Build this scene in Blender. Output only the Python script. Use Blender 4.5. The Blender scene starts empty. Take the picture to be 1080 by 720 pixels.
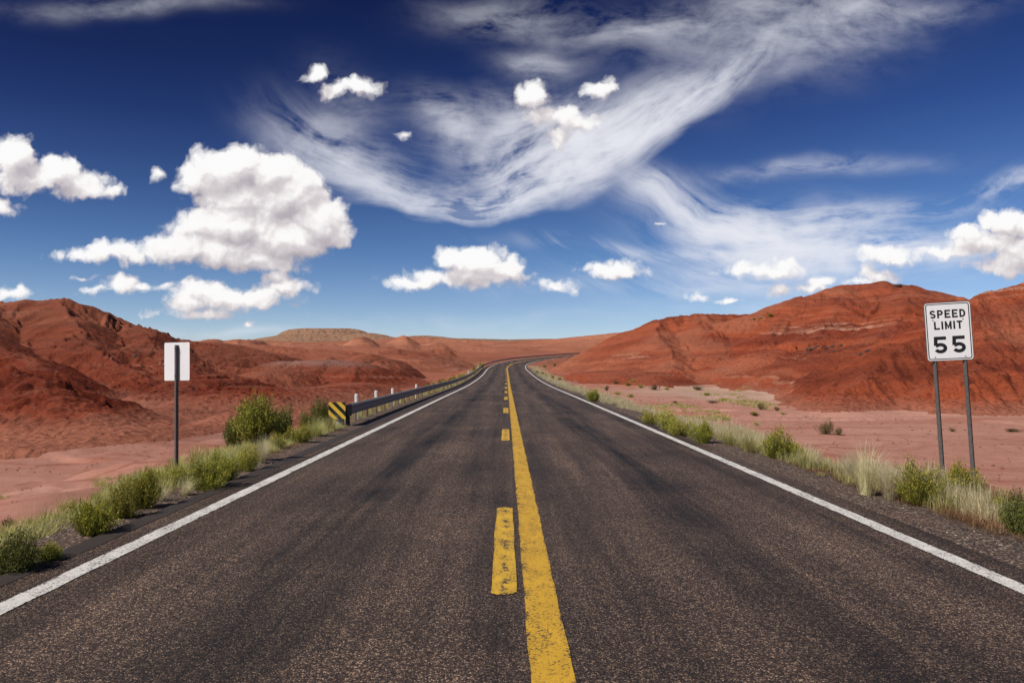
import bpy, bmesh, math, random
import numpy as np
from mathutils import Vector, Matrix, Euler

random.seed(7)
rng = np.random.default_rng(11)
R = math.radians
scene = bpy.context.scene
COL = scene.collection

# ------------------------------------------------------------------ camera
F = 800.0            # focal length in pixels of a 1080 px wide picture
CAM_H = 1.65
PITCH = math.atan(27 / F)
YAW = -math.atan(6 / F)
cam_d = bpy.data.cameras.new('camera')
cam = bpy.data.objects.new('camera', cam_d)
COL.objects.link(cam)
cam_d.sensor_width = 36
cam_d.lens = F / 1080 * 36
cam_d.clip_start = 0.05
cam_d.clip_end = 20000
cam.location = (0, 0, CAM_H)
cam.rotation_euler = (R(90) + PITCH, 0, YAW)
scene.camera = cam
CM = cam.rotation_euler.to_matrix()


def ray(px, py):
    return (CM @ Vector(((px - 540) / F, (360 - py) / F, -1))).normalized()


def at(px, py, z=0.0):
    d = ray(px, py)
    t = (z - CAM_H) / d.z
    return Vector((d.x * t, d.y * t, z))


def uvz(px, Y, py=387):
    """point at depth Y seen at pixel px, py"""
    d = ray(px, py)
    t = Y / d.y
    return Vector((d.x * t, Y, CAM_H + d.z * t))


# ------------------------------------------------------------------ helpers
def tag(o, label=None, cat=None, group=None, kind=None):
    if label: o['label'] = label
    if cat: o['category'] = cat
    if group: o['group'] = group
    if kind: o['kind'] = kind
    return o


def empty(name, loc, rz=0.0):
    o = bpy.data.objects.new(name, None)
    o.empty_display_size = 0.2
    o.location = loc
    o.rotation_euler = (0, 0, rz)
    COL.objects.link(o)
    return o


def mesh_obj(name, verts, faces, mat, parent=None, smooth=False):
    me = bpy.data.meshes.new(name)
    me.from_pydata([tuple(v) for v in verts], [], faces)
    me.update()
    if mat: me.materials.append(mat)
    if smooth:
        me.polygons.foreach_set('use_smooth', [True] * len(me.polygons))
    o = bpy.data.objects.new(name, me)
    COL.objects.link(o)
    if parent: o.parent = parent
    return o


def np_mesh(name, V, Fq, mat, parent=None, smooth=False, k=None):
    """fast mesh from numpy arrays; Fq is (n,k)"""
    V = np.asarray(V, np.float32); Fq = np.asarray(Fq, np.int32)
    k = Fq.shape[1]
    me = bpy.data.meshes.new(name)
    me.vertices.add(len(V)); me.vertices.foreach_set('co', V.ravel())
    me.loops.add(Fq.size); me.loops.foreach_set('vertex_index', Fq.ravel())
    me.polygons.add(len(Fq))
    me.polygons.foreach_set('loop_start', np.arange(0, Fq.size, k, dtype=np.int32))
    me.polygons.foreach_set('loop_total', np.full(len(Fq), k, np.int32))
    if smooth:
        me.polygons.foreach_set('use_smooth', np.ones(len(Fq), bool))
    me.update(calc_edges=True)
    me.validate()
    if mat: me.materials.append(mat)
    o = bpy.data.objects.new(name, me)
    COL.objects.link(o)
    if parent: o.parent = parent
    return o


def bm_obj(name, bm, mat, parent=None, smooth=False):
    me = bpy.data.meshes.new(name)
    bmesh.ops.recalc_face_normals(bm, faces=bm.faces)
    bm.to_mesh(me); bm.free()
    if mat: me.materials.append(mat)
    if smooth:
        me.polygons.foreach_set('use_smooth', [True] * len(me.polygons))
    o = bpy.data.objects.new(name, me)
    COL.objects.link(o)
    if parent: o.parent = parent
    return o


def bm_box(bm, x0, x1, y0, y1, z0, z1, bev=0.0):
    vs = [bm.verts.new(p) for p in ((x0, y0, z0), (x1, y0, z0), (x1, y1, z0), (x0, y1, z0),
                                    (x0, y0, z1), (x1, y0, z1), (x1, y1, z1), (x0, y1, z1))]
    fs = [bm.faces.new([vs[i] for i in q]) for q in
          ((0, 3, 2, 1), (4, 5, 6, 7), (0, 1, 5, 4), (1, 2, 6, 5), (2, 3, 7, 6), (3, 0, 4, 7))]
    if bev:
        es = list({e for f in fs for e in f.edges})
        bmesh.ops.bevel(bm, geom=es, offset=bev, segments=2, affect='EDGES', profile=0.5)


def bm_sweep(bm, prof, path, closed=True, caps=True):
    """prof: list of (a,b); path: list of (origin, axisA, axisB)"""
    rings = []
    for o, a, b in path:
        rings.append([bm.verts.new(o + a * p[0] + b * p[1]) for p in prof])
    n = len(prof)
    for r0, r1 in zip(rings, rings[1:]):
        for i in range(n if closed else n - 1):
            j = (i + 1) % n
            bm.faces.new((r0[i], r0[j], r1[j], r1[i]))
    if caps and closed:
        bm.faces.new(rings[0][::-1]); bm.faces.new(rings[-1])


# ------------------------------------------------------------------ node helper
class NT:
    def __init__(self, tree):
        self.t = tree; self.n = tree.nodes; self.l = tree.links

    def new(self, typ, **kw):
        nd = self.n.new(typ)
        for k, v in kw.items(): setattr(nd, k, v)
        return nd

    def put(self, sock, v):
        if v is None: return
        if isinstance(v, bpy.types.NodeSocket): self.l.new(v, sock)
        else:
            if isinstance(v, (tuple, list)) and sock.type == 'RGBA' and len(v) == 3: v = (*v, 1)
            sock.default_value = v

    def m(self, op, a, b=None, c=None, clamp=False):
        nd = self.new('ShaderNodeMath', operation=op); nd.use_clamp = clamp
        self.put(nd.inputs[0], a); self.put(nd.inputs[1], b); self.put(nd.inputs[2], c)
        return nd.outputs[0]

    def vm(self, op, a, b=None, c=None, s=None):
        nd = self.new('ShaderNodeVectorMath', operation=op)
        self.put(nd.inputs[0], a); self.put(nd.inputs[1], b); self.put(nd.inputs[2], c)
        if s is not None: self.put(nd.inputs['Scale'], s)
        return nd.outputs['Value'] if op in ('LENGTH', 'DOT_PRODUCT', 'DISTANCE') else nd.outputs[0]

    def noise(self, vec, scale, detail=4, rough=0.5, dist=0.0, lac=2.0, typ=None, color=False):
        nd = self.new('ShaderNodeTexNoise')
        if typ: nd.noise_type = typ
        self.put(nd.inputs['Vector'], vec); self.put(nd.inputs['Scale'], scale)
        self.put(nd.inputs['Detail'], detail); self.put(nd.inputs['Roughness'], rough)
        self.put(nd.inputs['Distortion'], dist); self.put(nd.inputs['Lacunarity'], lac)
        return nd.outputs[1 if color else 0]

    def vor(self, vec, scale, feature='F1', out=0, detail=0, rand=1.0, smooth=None):
        nd = self.new('ShaderNodeTexVoronoi', feature=feature)
        self.put(nd.inputs['Vector'], vec); self.put(nd.inputs['Scale'], scale)
        if 'Detail' in nd.inputs: self.put(nd.inputs['Detail'], detail)
        self.put(nd.inputs['Randomness'], rand)
        if smooth is not None: self.put(nd.inputs['Smoothness'], smooth)
        return nd.outputs[out]

    def ramp(self, fac, stops, interp='LINEAR'):
        nd = self.new('ShaderNodeValToRGB')
        cr = nd.color_ramp; cr.interpolation = interp
        while len(cr.elements) < len(stops): cr.elements.new(0.5)
        for e, (p, c) in zip(cr.elements, stops):
            e.position = p
            e.color = (*c, 1) if len(c) == 3 else c
        self.put(nd.inputs[0], fac)
        return nd.outputs[0]

    def mr(self, v, a, b, c=0.0, d=1.0, interp='LINEAR'):
        nd = self.new('ShaderNodeMapRange', interpolation_type=interp)
        nd.clamp = True
        for i, q in enumerate((v, a, b, c, d)): self.put(nd.inputs[i], q)
        return nd.outputs[0]

    def mix(self, f, a, b, mode='MIX'):
        nd = self.new('ShaderNodeMix', data_type='RGBA', blend_type=mode)
        self.put(nd.inputs[0], f); self.put(nd.inputs[6], a); self.put(nd.inputs[7], b)
        return nd.outputs[2]

    def xyz(self, v):
        nd = self.new('ShaderNodeSeparateXYZ'); self.put(nd.inputs[0], v)
        return nd.outputs[0], nd.outputs[1], nd.outputs[2]

    def comb(self, x, y, z=0.0):
        nd = self.new('ShaderNodeCombineXYZ')
        for i, q in enumerate((x, y, z)): self.put(nd.inputs[i], q)
        return nd.outputs[0]

    def bump(self, h, strength=0.5, dist=0.01, normal=None):
        nd = self.new('ShaderNodeBump')
        self.put(nd.inputs['Height'], h); self.put(nd.inputs['Strength'], strength)
        self.put(nd.inputs['Distance'], dist)
        if normal is not None: self.put(nd.inputs['Normal'], normal)
        return nd.outputs[0]


def mat(name):
    m = bpy.data.materials.new(name); m.use_nodes = True
    m.node_tree.nodes.clear()
    t = NT(m.node_tree)
    out = t.new('ShaderNodeOutputMaterial')
    bsdf = t.new('ShaderNodeBsdfPrincipled')
    t.l.new(bsdf.outputs[0], out.inputs[0])
    t.out = out; t.b = bsdf
    return m, t


def fin(t, col=None, rough=0.9, normal=None, metal=None, spec=None):
    t.put(t.b.inputs['Base Color'], col); t.put(t.b.inputs['Roughness'], rough)
    t.put(t.b.inputs['Metallic'], metal); t.put(t.b.inputs['Specular IOR Level'], spec)
    if normal is not None: t.put(t.b.inputs['Normal'], normal)


def objco(t): return t.new('ShaderNodeTexCoord').outputs['Object']


# ------------------------------------------------------------------ materials
def m_asphalt():
    m, t = mat('asphalt')
    co = objco(t)
    x, y, z = t.xyz(co)
    cell = t.vor(co, 125, out=1)                     # aggregate stones
    r, g, b = t.xyz(cell)
    d = t.vor(co, 125, out=0)
    cell2 = t.vor(co, 62, out=1); r2, g2, _ = t.xyz(cell2)
    st = t.ramp(r, [(0, (.010, .007, .006)), (.45, (.032, .022, .018)), (.70, (.078, .052, .040)),
                    (.88, (.18, .125, .088)), (1, (.50, .37, .26))])
    st2 = t.ramp(r2, [(0, (.015, .010, .009)), (.6, (.05, .034, .027)), (.9, (.15, .105, .075)), (1, (.36, .27, .19))])
    c = t.mix(t.mr(g, .6, .64), st, st2)
    # wheel paths and long streaks
    sv = t.comb(t.m('MULTIPLY', x, 1.0), t.m('MULTIPLY', y, 0.05), 0)
    streak = t.noise(sv, 2.2, 5, .6)
    fine = t.noise(t.comb(x, t.m('MULTIPLY', y, .02), 3), 9, 3, .6)
    pat = t.noise(co, .45, 5, .6)
    # wheel path: absolute distances to track centres (x = -2.6,-1.0,1.1,2.9)
    f = None
    for cx in (-2.65, -.95, 1.25, 3.0):
        w = t.m('POWER', 2.718, t.m('MULTIPLY', t.m('POWER', t.m('ABSOLUTE', t.m('SUBTRACT', x, cx)), 2), -5.0))
        f = w if f is None else t.m('ADD', f, w)
    dark = t.mr(t.m('ADD', t.m('MULTIPLY', streak, .9), t.m('MULTIPLY', pat, .6)), .55, .95, .30, 1.55)
    dark = t.m('MULTIPLY', dark, t.mr(fine, .3, .7, .75, 1.2))
    dark = t.m('ADD', dark, t.m('MULTIPLY', f, .25))
    # oil line down the middle of each lane
    oil = t.m('POWER', 2.718, t.m('MULTIPLY', t.m('POWER', t.m('SUBTRACT', x, -1.75), 2), -7.0))
    oil2 = t.m('POWER', 2.718, t.m('MULTIPLY', t.m('POWER', t.m('SUBTRACT', x, 2.15), 2), -7.0))
    dark = t.m('SUBTRACT', dark, t.m('MULTIPLY', t.m('ADD', oil, oil2), .36))
    c = t.mix(1.0, c, t.comb(t.m('MULTIPLY', dark, .91), t.m('MULTIPLY', dark, .82), t.m('MULTIPLY', dark, .775)), 'MULTIPLY')
    # sparse dark drips
    sp = t.vor(co, 1.1, out=0)
    spn = t.noise(co, 30, 2)
    drip = t.mr(t.m('ADD', sp, t.m('MULTIPLY', spn, .05)), .045, .06, .8, 0)
    c = t.mix(drip, c, (.008, .007, .007))
    h = t.m('ADD', t.m('MULTIPLY', d, -1.0), t.m('MULTIPLY', r, .4))
    nb = t.bump(h, .75, .006)
    fin(t, c, t.mr(r, 0, 1, .78, .55), nb, spec=.35)
    return m


def m_sealed():
    m, t = mat('sealed_edge')
    co = objco(t)
    n = t.noise(co, 3, 4); n2 = t.noise(co, 90, 2)
    c = t.mix(n, (.020, .014, .012), (.046, .032, .026))
    c = t.mix(t.mr(n2, .55, .75, 0, .5), c, (.10, .075, .065))
    fin(t, c, .7, t.bump(n2, .4, .004))
    return m


def m_paint(name, base, wear_x0=None, seed=0.0, thick=0.5):
    m, t = mat(name)
    co = t.vm('ADD', objco(t), (seed, seed * 3, 0))
    x, y, z = t.xyz(objco(t))
    cell = t.vor(co, 95, out=1); r, g, b = t.xyz(cell)
    d = t.vor(co, 95, out=0)
    big = t.noise(co, 1.6, 4, .6)
    mid = t.noise(t.comb(x, t.m('MULTIPLY', y, .35), seed), 9, 4, .7)
    w = t.m('ADD', t.m('MULTIPLY', big, .40), t.m('MULTIPLY', mid, .42))
    w = t.m('ADD', w, t.m('MULTIPLY', r, .5))
    if wear_x0 is not None:
        for (cx, k, a) in wear_x0:
            e = t.m('POWER', 2.718, t.m('MULTIPLY', t.m('POWER', t.m('SUBTRACT', x, cx), 2), -k))
            blot = t.mr(t.noise(t.comb(x, t.m('MULTIPLY', y, .6), 7.3), 7, 3, .6), .45, .6, 0, 1)
            w = t.m('ADD', w, t.m('MULTIPLY', t.m('MULTIPLY', e, a), blot))
    worn = t.mr(w, thick + .33, thick + .45, 0, 1)
    tint = t.mix(t.mr(mid, .3, .7), base, tuple(q * .72 for q in base))
    tint = t.mix(t.mr(b, .7, 1.0, 0, .35), tint, tuple(q * .4 for q in base))
    c = t.mix(worn, tint, (.05, .038, .034))
    fin(t, c, .6, t.bump(t.m('MULTIPLY', d, -1), .5, .004), spec=.3)
    return m


def m_gravel():
    m, t = mat('shoulder_gravel')
    co = objco(t)
    cell = t.vor(co, 48, out=1); r, g, b = t.xyz(cell)
    d = t.vor(co, 48, out=0)
    st = t.ramp(r, [(0, (.015, .010, .008)), (.5, (.052, .034, .025)), (.8, (.13, .085, .060)), (1, (.36, .26, .19))])
    big = t.noise(co, .9, 4, .6)
    st = t.mix(t.mr(big, .4, .7, 0, .55), st, (.12, .06, .042))
    fin(t, st, .85, t.bump(t.m('MULTIPLY', d, -1), .9, .012))
    return m


def m_terrain(name, hill):
    m, t = mat(name)
    co = objco(t)
    geo = t.new('ShaderNodeNewGeometry')
    x, y, z = t.xyz(co)
    nx, ny, nz = t.xyz(geo.outputs['True Normal'])
    big = t.noise(co, .018, 4, .6)
    med = t.noise(co, .16, 5, .6)
    fin_ = t.noise(co, 3.2, 6, .7)
    gr = t.noise(co, 22, 4, .7)
    if hill:
        zz = t.m('ADD', z, t.m('ADD', t.m('MULTIPLY', t.m('SUBTRACT', big, .5), 11.0), t.m('MULTIPLY', t.m('SUBTRACT', med, .5), 1.3)))
        sv = t.noise(t.comb(t.m('MULTIPLY', x, .02), t.m('MULTIPLY', y, .02), zz), .26, 3, .6)
        c = t.ramp(sv, [(.25, (.085, .016, .010)), (.38, (.150, .026, .013)), (.46, (.225, .045, .020)),
                        (.53, (.135, .026, .014)), (.60, (.240, .060, .032)), (.66, (.165, .036, .018)), (.74, (.30, .105, .065))])
        # thin pale beds
        beds = t.noise(t.comb(t.m('MULTIPLY', x, .006), t.m('MULTIPLY', y, .006), t.m('MULTIPLY', zz, 1.0)), 1.7, 2, .5)
        bedm = t.mr(beds, .60, .66, 0, 1)
        patch = t.mr(t.noise(co, .045, 4, .6), .5, .62, 0, 1)
        c = t.mix(t.m('MULTIPLY', t.m('MULTIPLY', bedm, patch), .65), c, (.36, .17, .12))
        # per-place tone: deeper crimson on the left, more orange to the right and far away
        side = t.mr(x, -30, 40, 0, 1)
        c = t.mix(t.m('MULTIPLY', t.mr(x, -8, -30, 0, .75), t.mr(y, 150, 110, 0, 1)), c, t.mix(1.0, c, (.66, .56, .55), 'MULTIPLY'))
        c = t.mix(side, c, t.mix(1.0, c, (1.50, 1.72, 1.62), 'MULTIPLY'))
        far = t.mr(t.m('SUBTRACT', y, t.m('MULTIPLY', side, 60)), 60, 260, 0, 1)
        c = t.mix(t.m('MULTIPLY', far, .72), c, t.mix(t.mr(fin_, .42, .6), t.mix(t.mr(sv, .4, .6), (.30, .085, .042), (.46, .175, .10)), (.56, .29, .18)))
        # lavender-grey capped mound left of the rail
        gm = t.vm('LENGTH', t.vm('MULTIPLY', t.vm('SUBTRACT', co, (-19.5, 93, 0)), (1 / 11., 1 / 13., 0)))
        gcap = t.m('MULTIPLY', t.mr(t.m('ADD', gm, t.m('MULTIPLY', t.m('SUBTRACT', fin_, .5), 1.2)), 1.05, .75, 0, 1), t.mr(t.m('ADD', z, t.m('MULTIPLY', med, 1.2)), 2.1, 2.7, 0, 1))
        c = t.mix(t.m('MULTIPLY', gcap, .75), c, t.mix(fin_, (.20, .13, .115), (.31, .20, .17)))
        # rubble apron where slopes run out on the wash
        foot = t.m('MULTIPLY', t.mr(t.m('ADD', z, t.m('MULTIPLY', fin_, 1.1)), -.35, .45, 1, 0), t.mr(y, 70, 100, 1, 0))
        c = t.mix(t.m('MULTIPLY', foot, .8), c, t.mix(t.mr(gr, .4, .65), (.33, .12, .07), (.43, .19, .13)))
        # broad dark and pale weathering zones
        zon = t.noise(co, .06, 3, .55)
        c = t.mix(t.mr(zon, .50, .62, 0, .55), c, t.mix(1.0, c, (.52, .50, .55), 'MULTIPLY'))
        c = t.mix(t.mr(zon, .46, .36, 0, .40), c, (.36, .145, .085))
        # dust on flat spots, dark crust on clods
        flat = t.mr(nz, .90, .985, 0, .55)
        c = t.mix(t.m('MULTIPLY', flat, t.mr(med, .35, .65, .3, 1)), c, (.36, .125, .075))
        c = t.mix(t.mr(fin_, .50, .68, 0, .6), c, (.075, .016, .010))
        c = t.mix(t.mr(gr, .58, .8, 0, .4), c, (.36, .12, .07))
        vein = t.vor(co, 1.6, out=0, detail=2)
        h = t.m('ADD', t.m('MULTIPLY', fin_, .6), t.m('MULTIPLY', gr, .14))
        nb = t.bump(h, .8, .35)
        # small steep rills
        rl = t.noise(t.vm('MULTIPLY', co, (1, 1, .25)), 2.6, 4, .6, typ='RIDGED_MULTIFRACTAL')
        nb = t.bump(rl, .8, .16, nb)
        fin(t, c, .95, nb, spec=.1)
    else:
        c = t.mix(t.mr(big, .35, .65), (.345, .155, .112), (.46, .245, .19))
        # water-laid streaks running across the wash
        wv = t.vm('ADD', co, t.vm('SCALE', t.noise(co, .12, 2, color=True), s=6.0))
        wx, wy, _ = t.xyz(wv)
        st = t.noise(t.comb(t.m('MULTIPLY', wx, .12), wy, 0), .55, 5, .65)
        c = t.mix(t.mr(st, .5, .62, 0, .6), c, (.27, .09, .055))
        crk = t.vor(t.vm('ADD', co, t.vm('SCALE', t.noise(co, .8, 3, color=True), s=1.2)), .35, feature='DISTANCE_TO_EDGE', out=0)
        c = t.mix(t.m('MULTIPLY', t.mr(crk, .0, .035, .7, 0), t.mr(med, .5, .6)), c, (.20, .065, .04))
        c = t.mix(t.mr(st, .42, .34, 0, .6), c, (.50, .265, .205))
        c = t.mix(t.mr(med, .55, .7, 0, .5), c, (.27, .085, .05))
        c = t.mix(t.mr(fin_, .55, .75, 0, .5), c, (.24, .085, .055))
        c = t.mix(t.mr(gr, .6, .75, 0, .5), c, (.50, .30, .24))
        # redder clay ground on the left past the wash and inside the bend
        redz = t.mr(t.m('ADD', y, t.m('MULTIPLY', x, t.mr(x, 0, 1, .5, 0))), 26, 34, 0, 1)
        redz = t.m('MULTIPLY', redz, t.mr(x, 4, 6, 1, 0))
        redr = t.mr(t.m('ADD', y, t.m('MULTIPLY', med, 14)), 88, 112, 0, 1)
        c = t.mix(t.m('MULTIPLY', t.m('MAXIMUM', redz, redr), .75), c, t.mix(med, (.22, .055, .028), (.33, .105, .06)))
        # roadside soil is browner
        rs = t.m('ABSOLUTE', t.m('SUBTRACT', x, .2))
        rs = t.m('MULTIPLY', t.mr(t.m('ADD', rs, t.m('MULTIPLY', med, 2)), 6.5, 8.5, 1, 0), t.mr(y, 120, 160, 1, 0))
        c = t.mix(t.m('MULTIPLY', rs, .6), c, t.mix(fin_, (.11, .06, .04), (.22, .12, .085)))
        # grey silt flat on the right, near the foot of the hills
        sf = t.vm('LENGTH', t.vm('MULTIPLY', t.vm('SUBTRACT', co, (22, 75, 0)), (1 / 11., 1 / 22., 0)))
        c = t.mix(t.mr(t.m('ADD', sf, t.m('MULTIPLY', med, .6)), 1.4, .9, 0, .7), c, (.42, .29, .22))
        h = t.m('ADD', t.m('MULTIPLY', fin_, .5), t.m('ADD', t.m('MULTIPLY', gr, .15), t.m('MULTIPLY', st, .35)))
        fin(t, c, .95, t.bump(h, .6, .12), spec=.1)
    return m


def m_mesa():
    m, t = mat('mesa_rock')
    co = objco(t); x, y, z = t.xyz(co)
    n = t.noise(co, .02, 4); f = t.noise(co, .25, 5, .7)
    sv = t.noise(t.comb(0, 0, t.m('ADD', z, t.m('MULTIPLY', n, 6))), .35, 3)
    c = t.ramp(sv, [(.3, (.34, .18, .11)), (.5, (.48, .27, .17)), (.62, (.38, .22, .14)), (.75, (.54, .28, .18))])
    c = t.mix(t.mr(f, .52, .7, 0, .4), c, (.20, .13, .075))
    sc_ = t.noise(co, .9, 3, .7)
    c = t.mix(t.mr(sc_, .6, .68, 0, .4), c, (.07, .06, .03))
    fin(t, c, .95, t.bump(f, 1.0, 6.0), spec=.1)
    return m


def m_leaf(name, a, b, c3, trans=.3):
    m, t = mat(name)
    geo = t.new('ShaderNodeNewGeometry'); oi = t.new('ShaderNodeObjectInfo')
    rnd = geo.outputs['Random Per Island']
    c = t.ramp(rnd, [(0, a), (.55, b), (1, c3)])
    hs = t.new('ShaderNodeHueSaturation')
    t.put(hs.inputs['Hue'], t.mr(oi.outputs['Random'], 0, 1, .485, .515))
    t.put(hs.inputs['Value'], t.mr(oi.outputs['Random'], 0, 1, .8, 1.15))
    t.put(hs.inputs['Color'], c)
    fin(t, hs.outputs[0], .6, spec=.25)
    tr = t.new('ShaderNodeBsdfTranslucent'); t.put(tr.inputs[0], hs.outputs[0])
    mx = t.new('ShaderNodeMixShader'); mx.inputs[0].default_value = trans
    t.l.new(t.b.outputs[0], mx.inputs[1]); t.l.new(tr.outputs[0], mx.inputs[2])
    t.l.new(mx.outputs[0], t.out.inputs[0])
    return m


def m_simple(name, col, rough=.6, metal=0.0, scale=12, amt=.25, bump=.1, bd=.003, stain=None):
    m, t = mat(name)
    co = objco(t)
    n = t.noise(co, scale, 5, .6)
    c = t.mix(t.mr(n, .35, .7, 0, 1), col, tuple(q * (1 - amt) for q in col))
    if stain:
        s = t.noise(t.vm('MULTIPLY', co, (1, 1, .3)), scale * .7, 5, .7)
        c = t.mix(t.mr(s, .58, .72, 0, .8), c, stain)
    fin(t, c, t.mr(n, .3, .7, rough, min(1, rough + .15)), t.bump(n, bump, bd), metal)
    return m


M = dict(
    asphalt=m_asphalt(), sealed=m_sealed(), gravel=m_gravel(),
    white=m_paint('white_road_paint', (.74, .70, .66), [(-3.54, 5000, .34), (-3.36, 5000, .34), (3.755, 5000, .34), (3.93, 5000, .34)], 0.0, .47),
    yellow=m_paint('yellow_road_paint', (.66, .375, .03), [(.15, 900, .12), (.13, 6000, .3), (.365, 6000, .3)], 2.0, .48),
    yellow2=m_paint('yellow_dash_paint', (.68, .40, .035), [(-.01, 700, .36), (-.11, 6000, .25), (.078, 6000, .25)], 5.0, .50),
    hill=m_terrain('red_badland_clay', True), ground=m_terrain('pink_wash_silt', False), mesa=m_mesa(),
    leaf_g=m_leaf('rabbitbrush_leaf', (.14, .16, .018), (.30, .305, .040), (.52, .49, .095)),
    leaf_d=m_leaf('dark_shrub_leaf', (.065, .085, .018), (.15, .17, .035), (.30, .30, .075)),
    leaf_y=m_leaf('yellow_green_leaf', (.20, .20, .03), (.38, .36, .065), (.56, .51, .13)),
    leaf_b=m_leaf('brown_scrub_leaf', (.10, .07, .03), (.19, .14, .06), (.30, .24, .11)),
    flower=m_leaf('yellow_blossom', (.50, .33, .02), (.62, .44, .03), (.7, .55, .08), .15),
    straw=m_leaf('straw_grass', (.52, .43, .22), (.74, .66, .40), (.88, .82, .58), .45),
    straw_b=m_leaf('brown_grass', (.20, .11, .05), (.33, .20, .09), (.46, .32, .15), .3),
    straw_g=m_leaf('greenish_grass', (.28, .27, .07), (.50, .46, .17), (.72, .66, .34), .42),
    bark=m_simple('shrub_wood', (.13, .09, .06), .9, 0, 30, .4, .4),
    stone=None,
    post_grey=m_simple('weathered_steel_post', (.16, .145, .14), .55, .3, 25, .4, .15, .002, (.10, .055, .035)),
    sign_white=m_simple('reflective_white_sheeting', (.82, .82, .82), .35, 0, 6, .05, .03, .001),
    sign_back=m_simple('bare_aluminium_sheet', (.84, .84, .86), .6, .0, 5, .07, .05, .001),
    sign_black=m_simple('black_sign_ink', (.012, .012, .013), .4, 0, 10, .2, .02),
    sign_yellow=m_simple('yellow_reflective_sheeting', (.80, .50, .05), .4, 0, 12, .15, .03),
    bolt=m_simple('bolt_steel', (.30, .30, .30), .4, .8, 30, .2, .05),
    rail=m_simple('galvanised_rail', (.17, .17, .19), .45, .4, 9, .35, .12, .003, (.16, .11, .09)),
    rail_end=m_simple('dark_rail_end', (.035, .032, .035), .6, .3, 9, .4, .12),
    wood=m_simple('weathered_timber', (.30, .21, .12), .9, 0, 22, .5, .5, .006, (.12, .08, .05)),
    deli=m_simple('white_marker_plastic', (.80, .79, .77), .5, 0, 15, .15, .05),
    concrete=m_simple('concrete', (.42, .40, .37), .9, 0, 14, .35, .4, .006),
    rubber=m_simple('tar_rubber', (.015, .014, .014), .8, 0, 30, .3, .2),
    rock=m_simple('dark_rock', (.10, .055, .042), .95, 0, 4, .5, .7, .05),
    can=m_simple('pale_litter', (.7, .68, .66), .5, 0, 30, .2, .1),
)


def m_stone():
    m, t = mat('loose_stone')
    geo = t.new('ShaderNodeNewGeometry')
    c = t.ramp(geo.outputs['Random Per Island'], [(0, (.03, .023, .022)), (.5, (.085, .062, .055)), (.8, (.16, .105, .085)), (1, (.38, .30, .26))])
    fin(t, c, .9)
    return m


M['stone'] = m_stone()
M['wash_stone'] = m_simple('red_stone', (.24, .10, .065), .95, 0, 6, .5, .4, .01)

# ------------------------------------------------------------------ road path
ctrl = [(.2, -60, 0), (.2, 0, 0), (.2, 40, 0), (.2, 70, .0), (.2, 100, .30), (.15, 125, .80), (.1, 145, 1.32), (.6, 165, 1.95), (2.2, 182, 2.62), (6.0, 200, 3.50),
        (13.0, 216, 4.45), (24, 229, 5.4), (38, 239, 6.2), (56, 247, 7.0), (80, 254, 7.8), (115, 262, 8.6), (170, 275, 9.5)]


def catmull(P, step=1.5):
    P = [Vector(p) for p in P]
    out = []
    for i in range(len(P) - 1):
        p0 = P[max(i - 1, 0)]; p1 = P[i]; p2 = P[i + 1]; p3 = P[min(i + 2, len(P) - 1)]
        n = max(2, int((p2 - p1).length / step))
        d = (p2 - p1).length
        # finite difference tangents scaled by chord lengths
        t1 = ((p2 - p0) / max((p2 - p0).length, 1e-6)) * d
        t2 = ((p3 - p1) / max((p3 - p1).length, 1e-6)) * d
        for k in range(n):
            s = k / n
            h00 = 2 * s**3 - 3 * s**2 + 1; h10 = s**3 - 2 * s**2 + s
            h01 = -2 * s**3 + 3 * s**2; h11 = s**3 - s**2
            out.append(p1 * h00 + t1 * h10 + p2 * h01 + t2 * h11)
    out.append(P[-1])
    return out


path = catmull(ctrl)
# smooth the height profile a little
Z = [p.z for p in path]
for _ in range(6):
    Z = [Z[0]] + [(Z[i - 1] + Z[i] * 2 + Z[i + 1]) / 4 for i in range(1, len(Z) - 1)] + [Z[-1]]
for p, zz in zip(path, Z): p.z = zz
PA = np.array([tuple(p) for p in path])
tan = np.gradient(PA[:, :2], axis=0); tan /= np.linalg.norm(tan, axis=1)[:, None]
NRM = np.stack([tan[:, 1], -tan[:, 0]], 1)      # to the right of travel
arc = np.concatenate([[0], np.cumsum(np.linalg.norm(np.diff(PA[:, :2], axis=0), axis=1))])
S_OFF = arc[np.argmin(np.abs(PA[:, 1] - 0) + np.abs(PA[:, 0] - .2))]
arc -= S_OFF                                     # arc == y on the straight


def road_pt(s, off):
    """off measured from the camera axis (the centreline is at .2)"""
    o = off - .2
    x = np.interp(s, arc, PA[:, 0]) + o * np.interp(s, arc, NRM[:, 0])
    y = np.interp(s, arc, PA[:, 1]) + o * np.interp(s, arc, NRM[:, 1])
    return x, y, np.interp(s, arc, PA[:, 2])


def ribbon(name, offs, s0, s1, dz, material, step=1.0, jitter=None, kind='structure'):
    n = max(2, int((s1 - s0) / step) + 1)
    S = np.linspace(s0, s1, n)
    V = []; 
    for i, s in enumerate(S):
        for j, o in enumerate(offs):
            oo, zz = o if isinstance(o, tuple) else (o, 0)
            if jitter: oo = oo + jitter(i, j, s)
            x, y, z = road_pt(s, oo)
            V.append((x, y, z + dz + zz))
    k = len(offs)
    Fq = [(i * k + j, i * k + j + 1, (i + 1) * k + j + 1, (i + 1) * k + j) for i in range(n - 1) for j in range(k - 1)]
    o = mesh_obj(name, V, Fq, material)
    if kind: o['kind'] = kind
    return o


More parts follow.
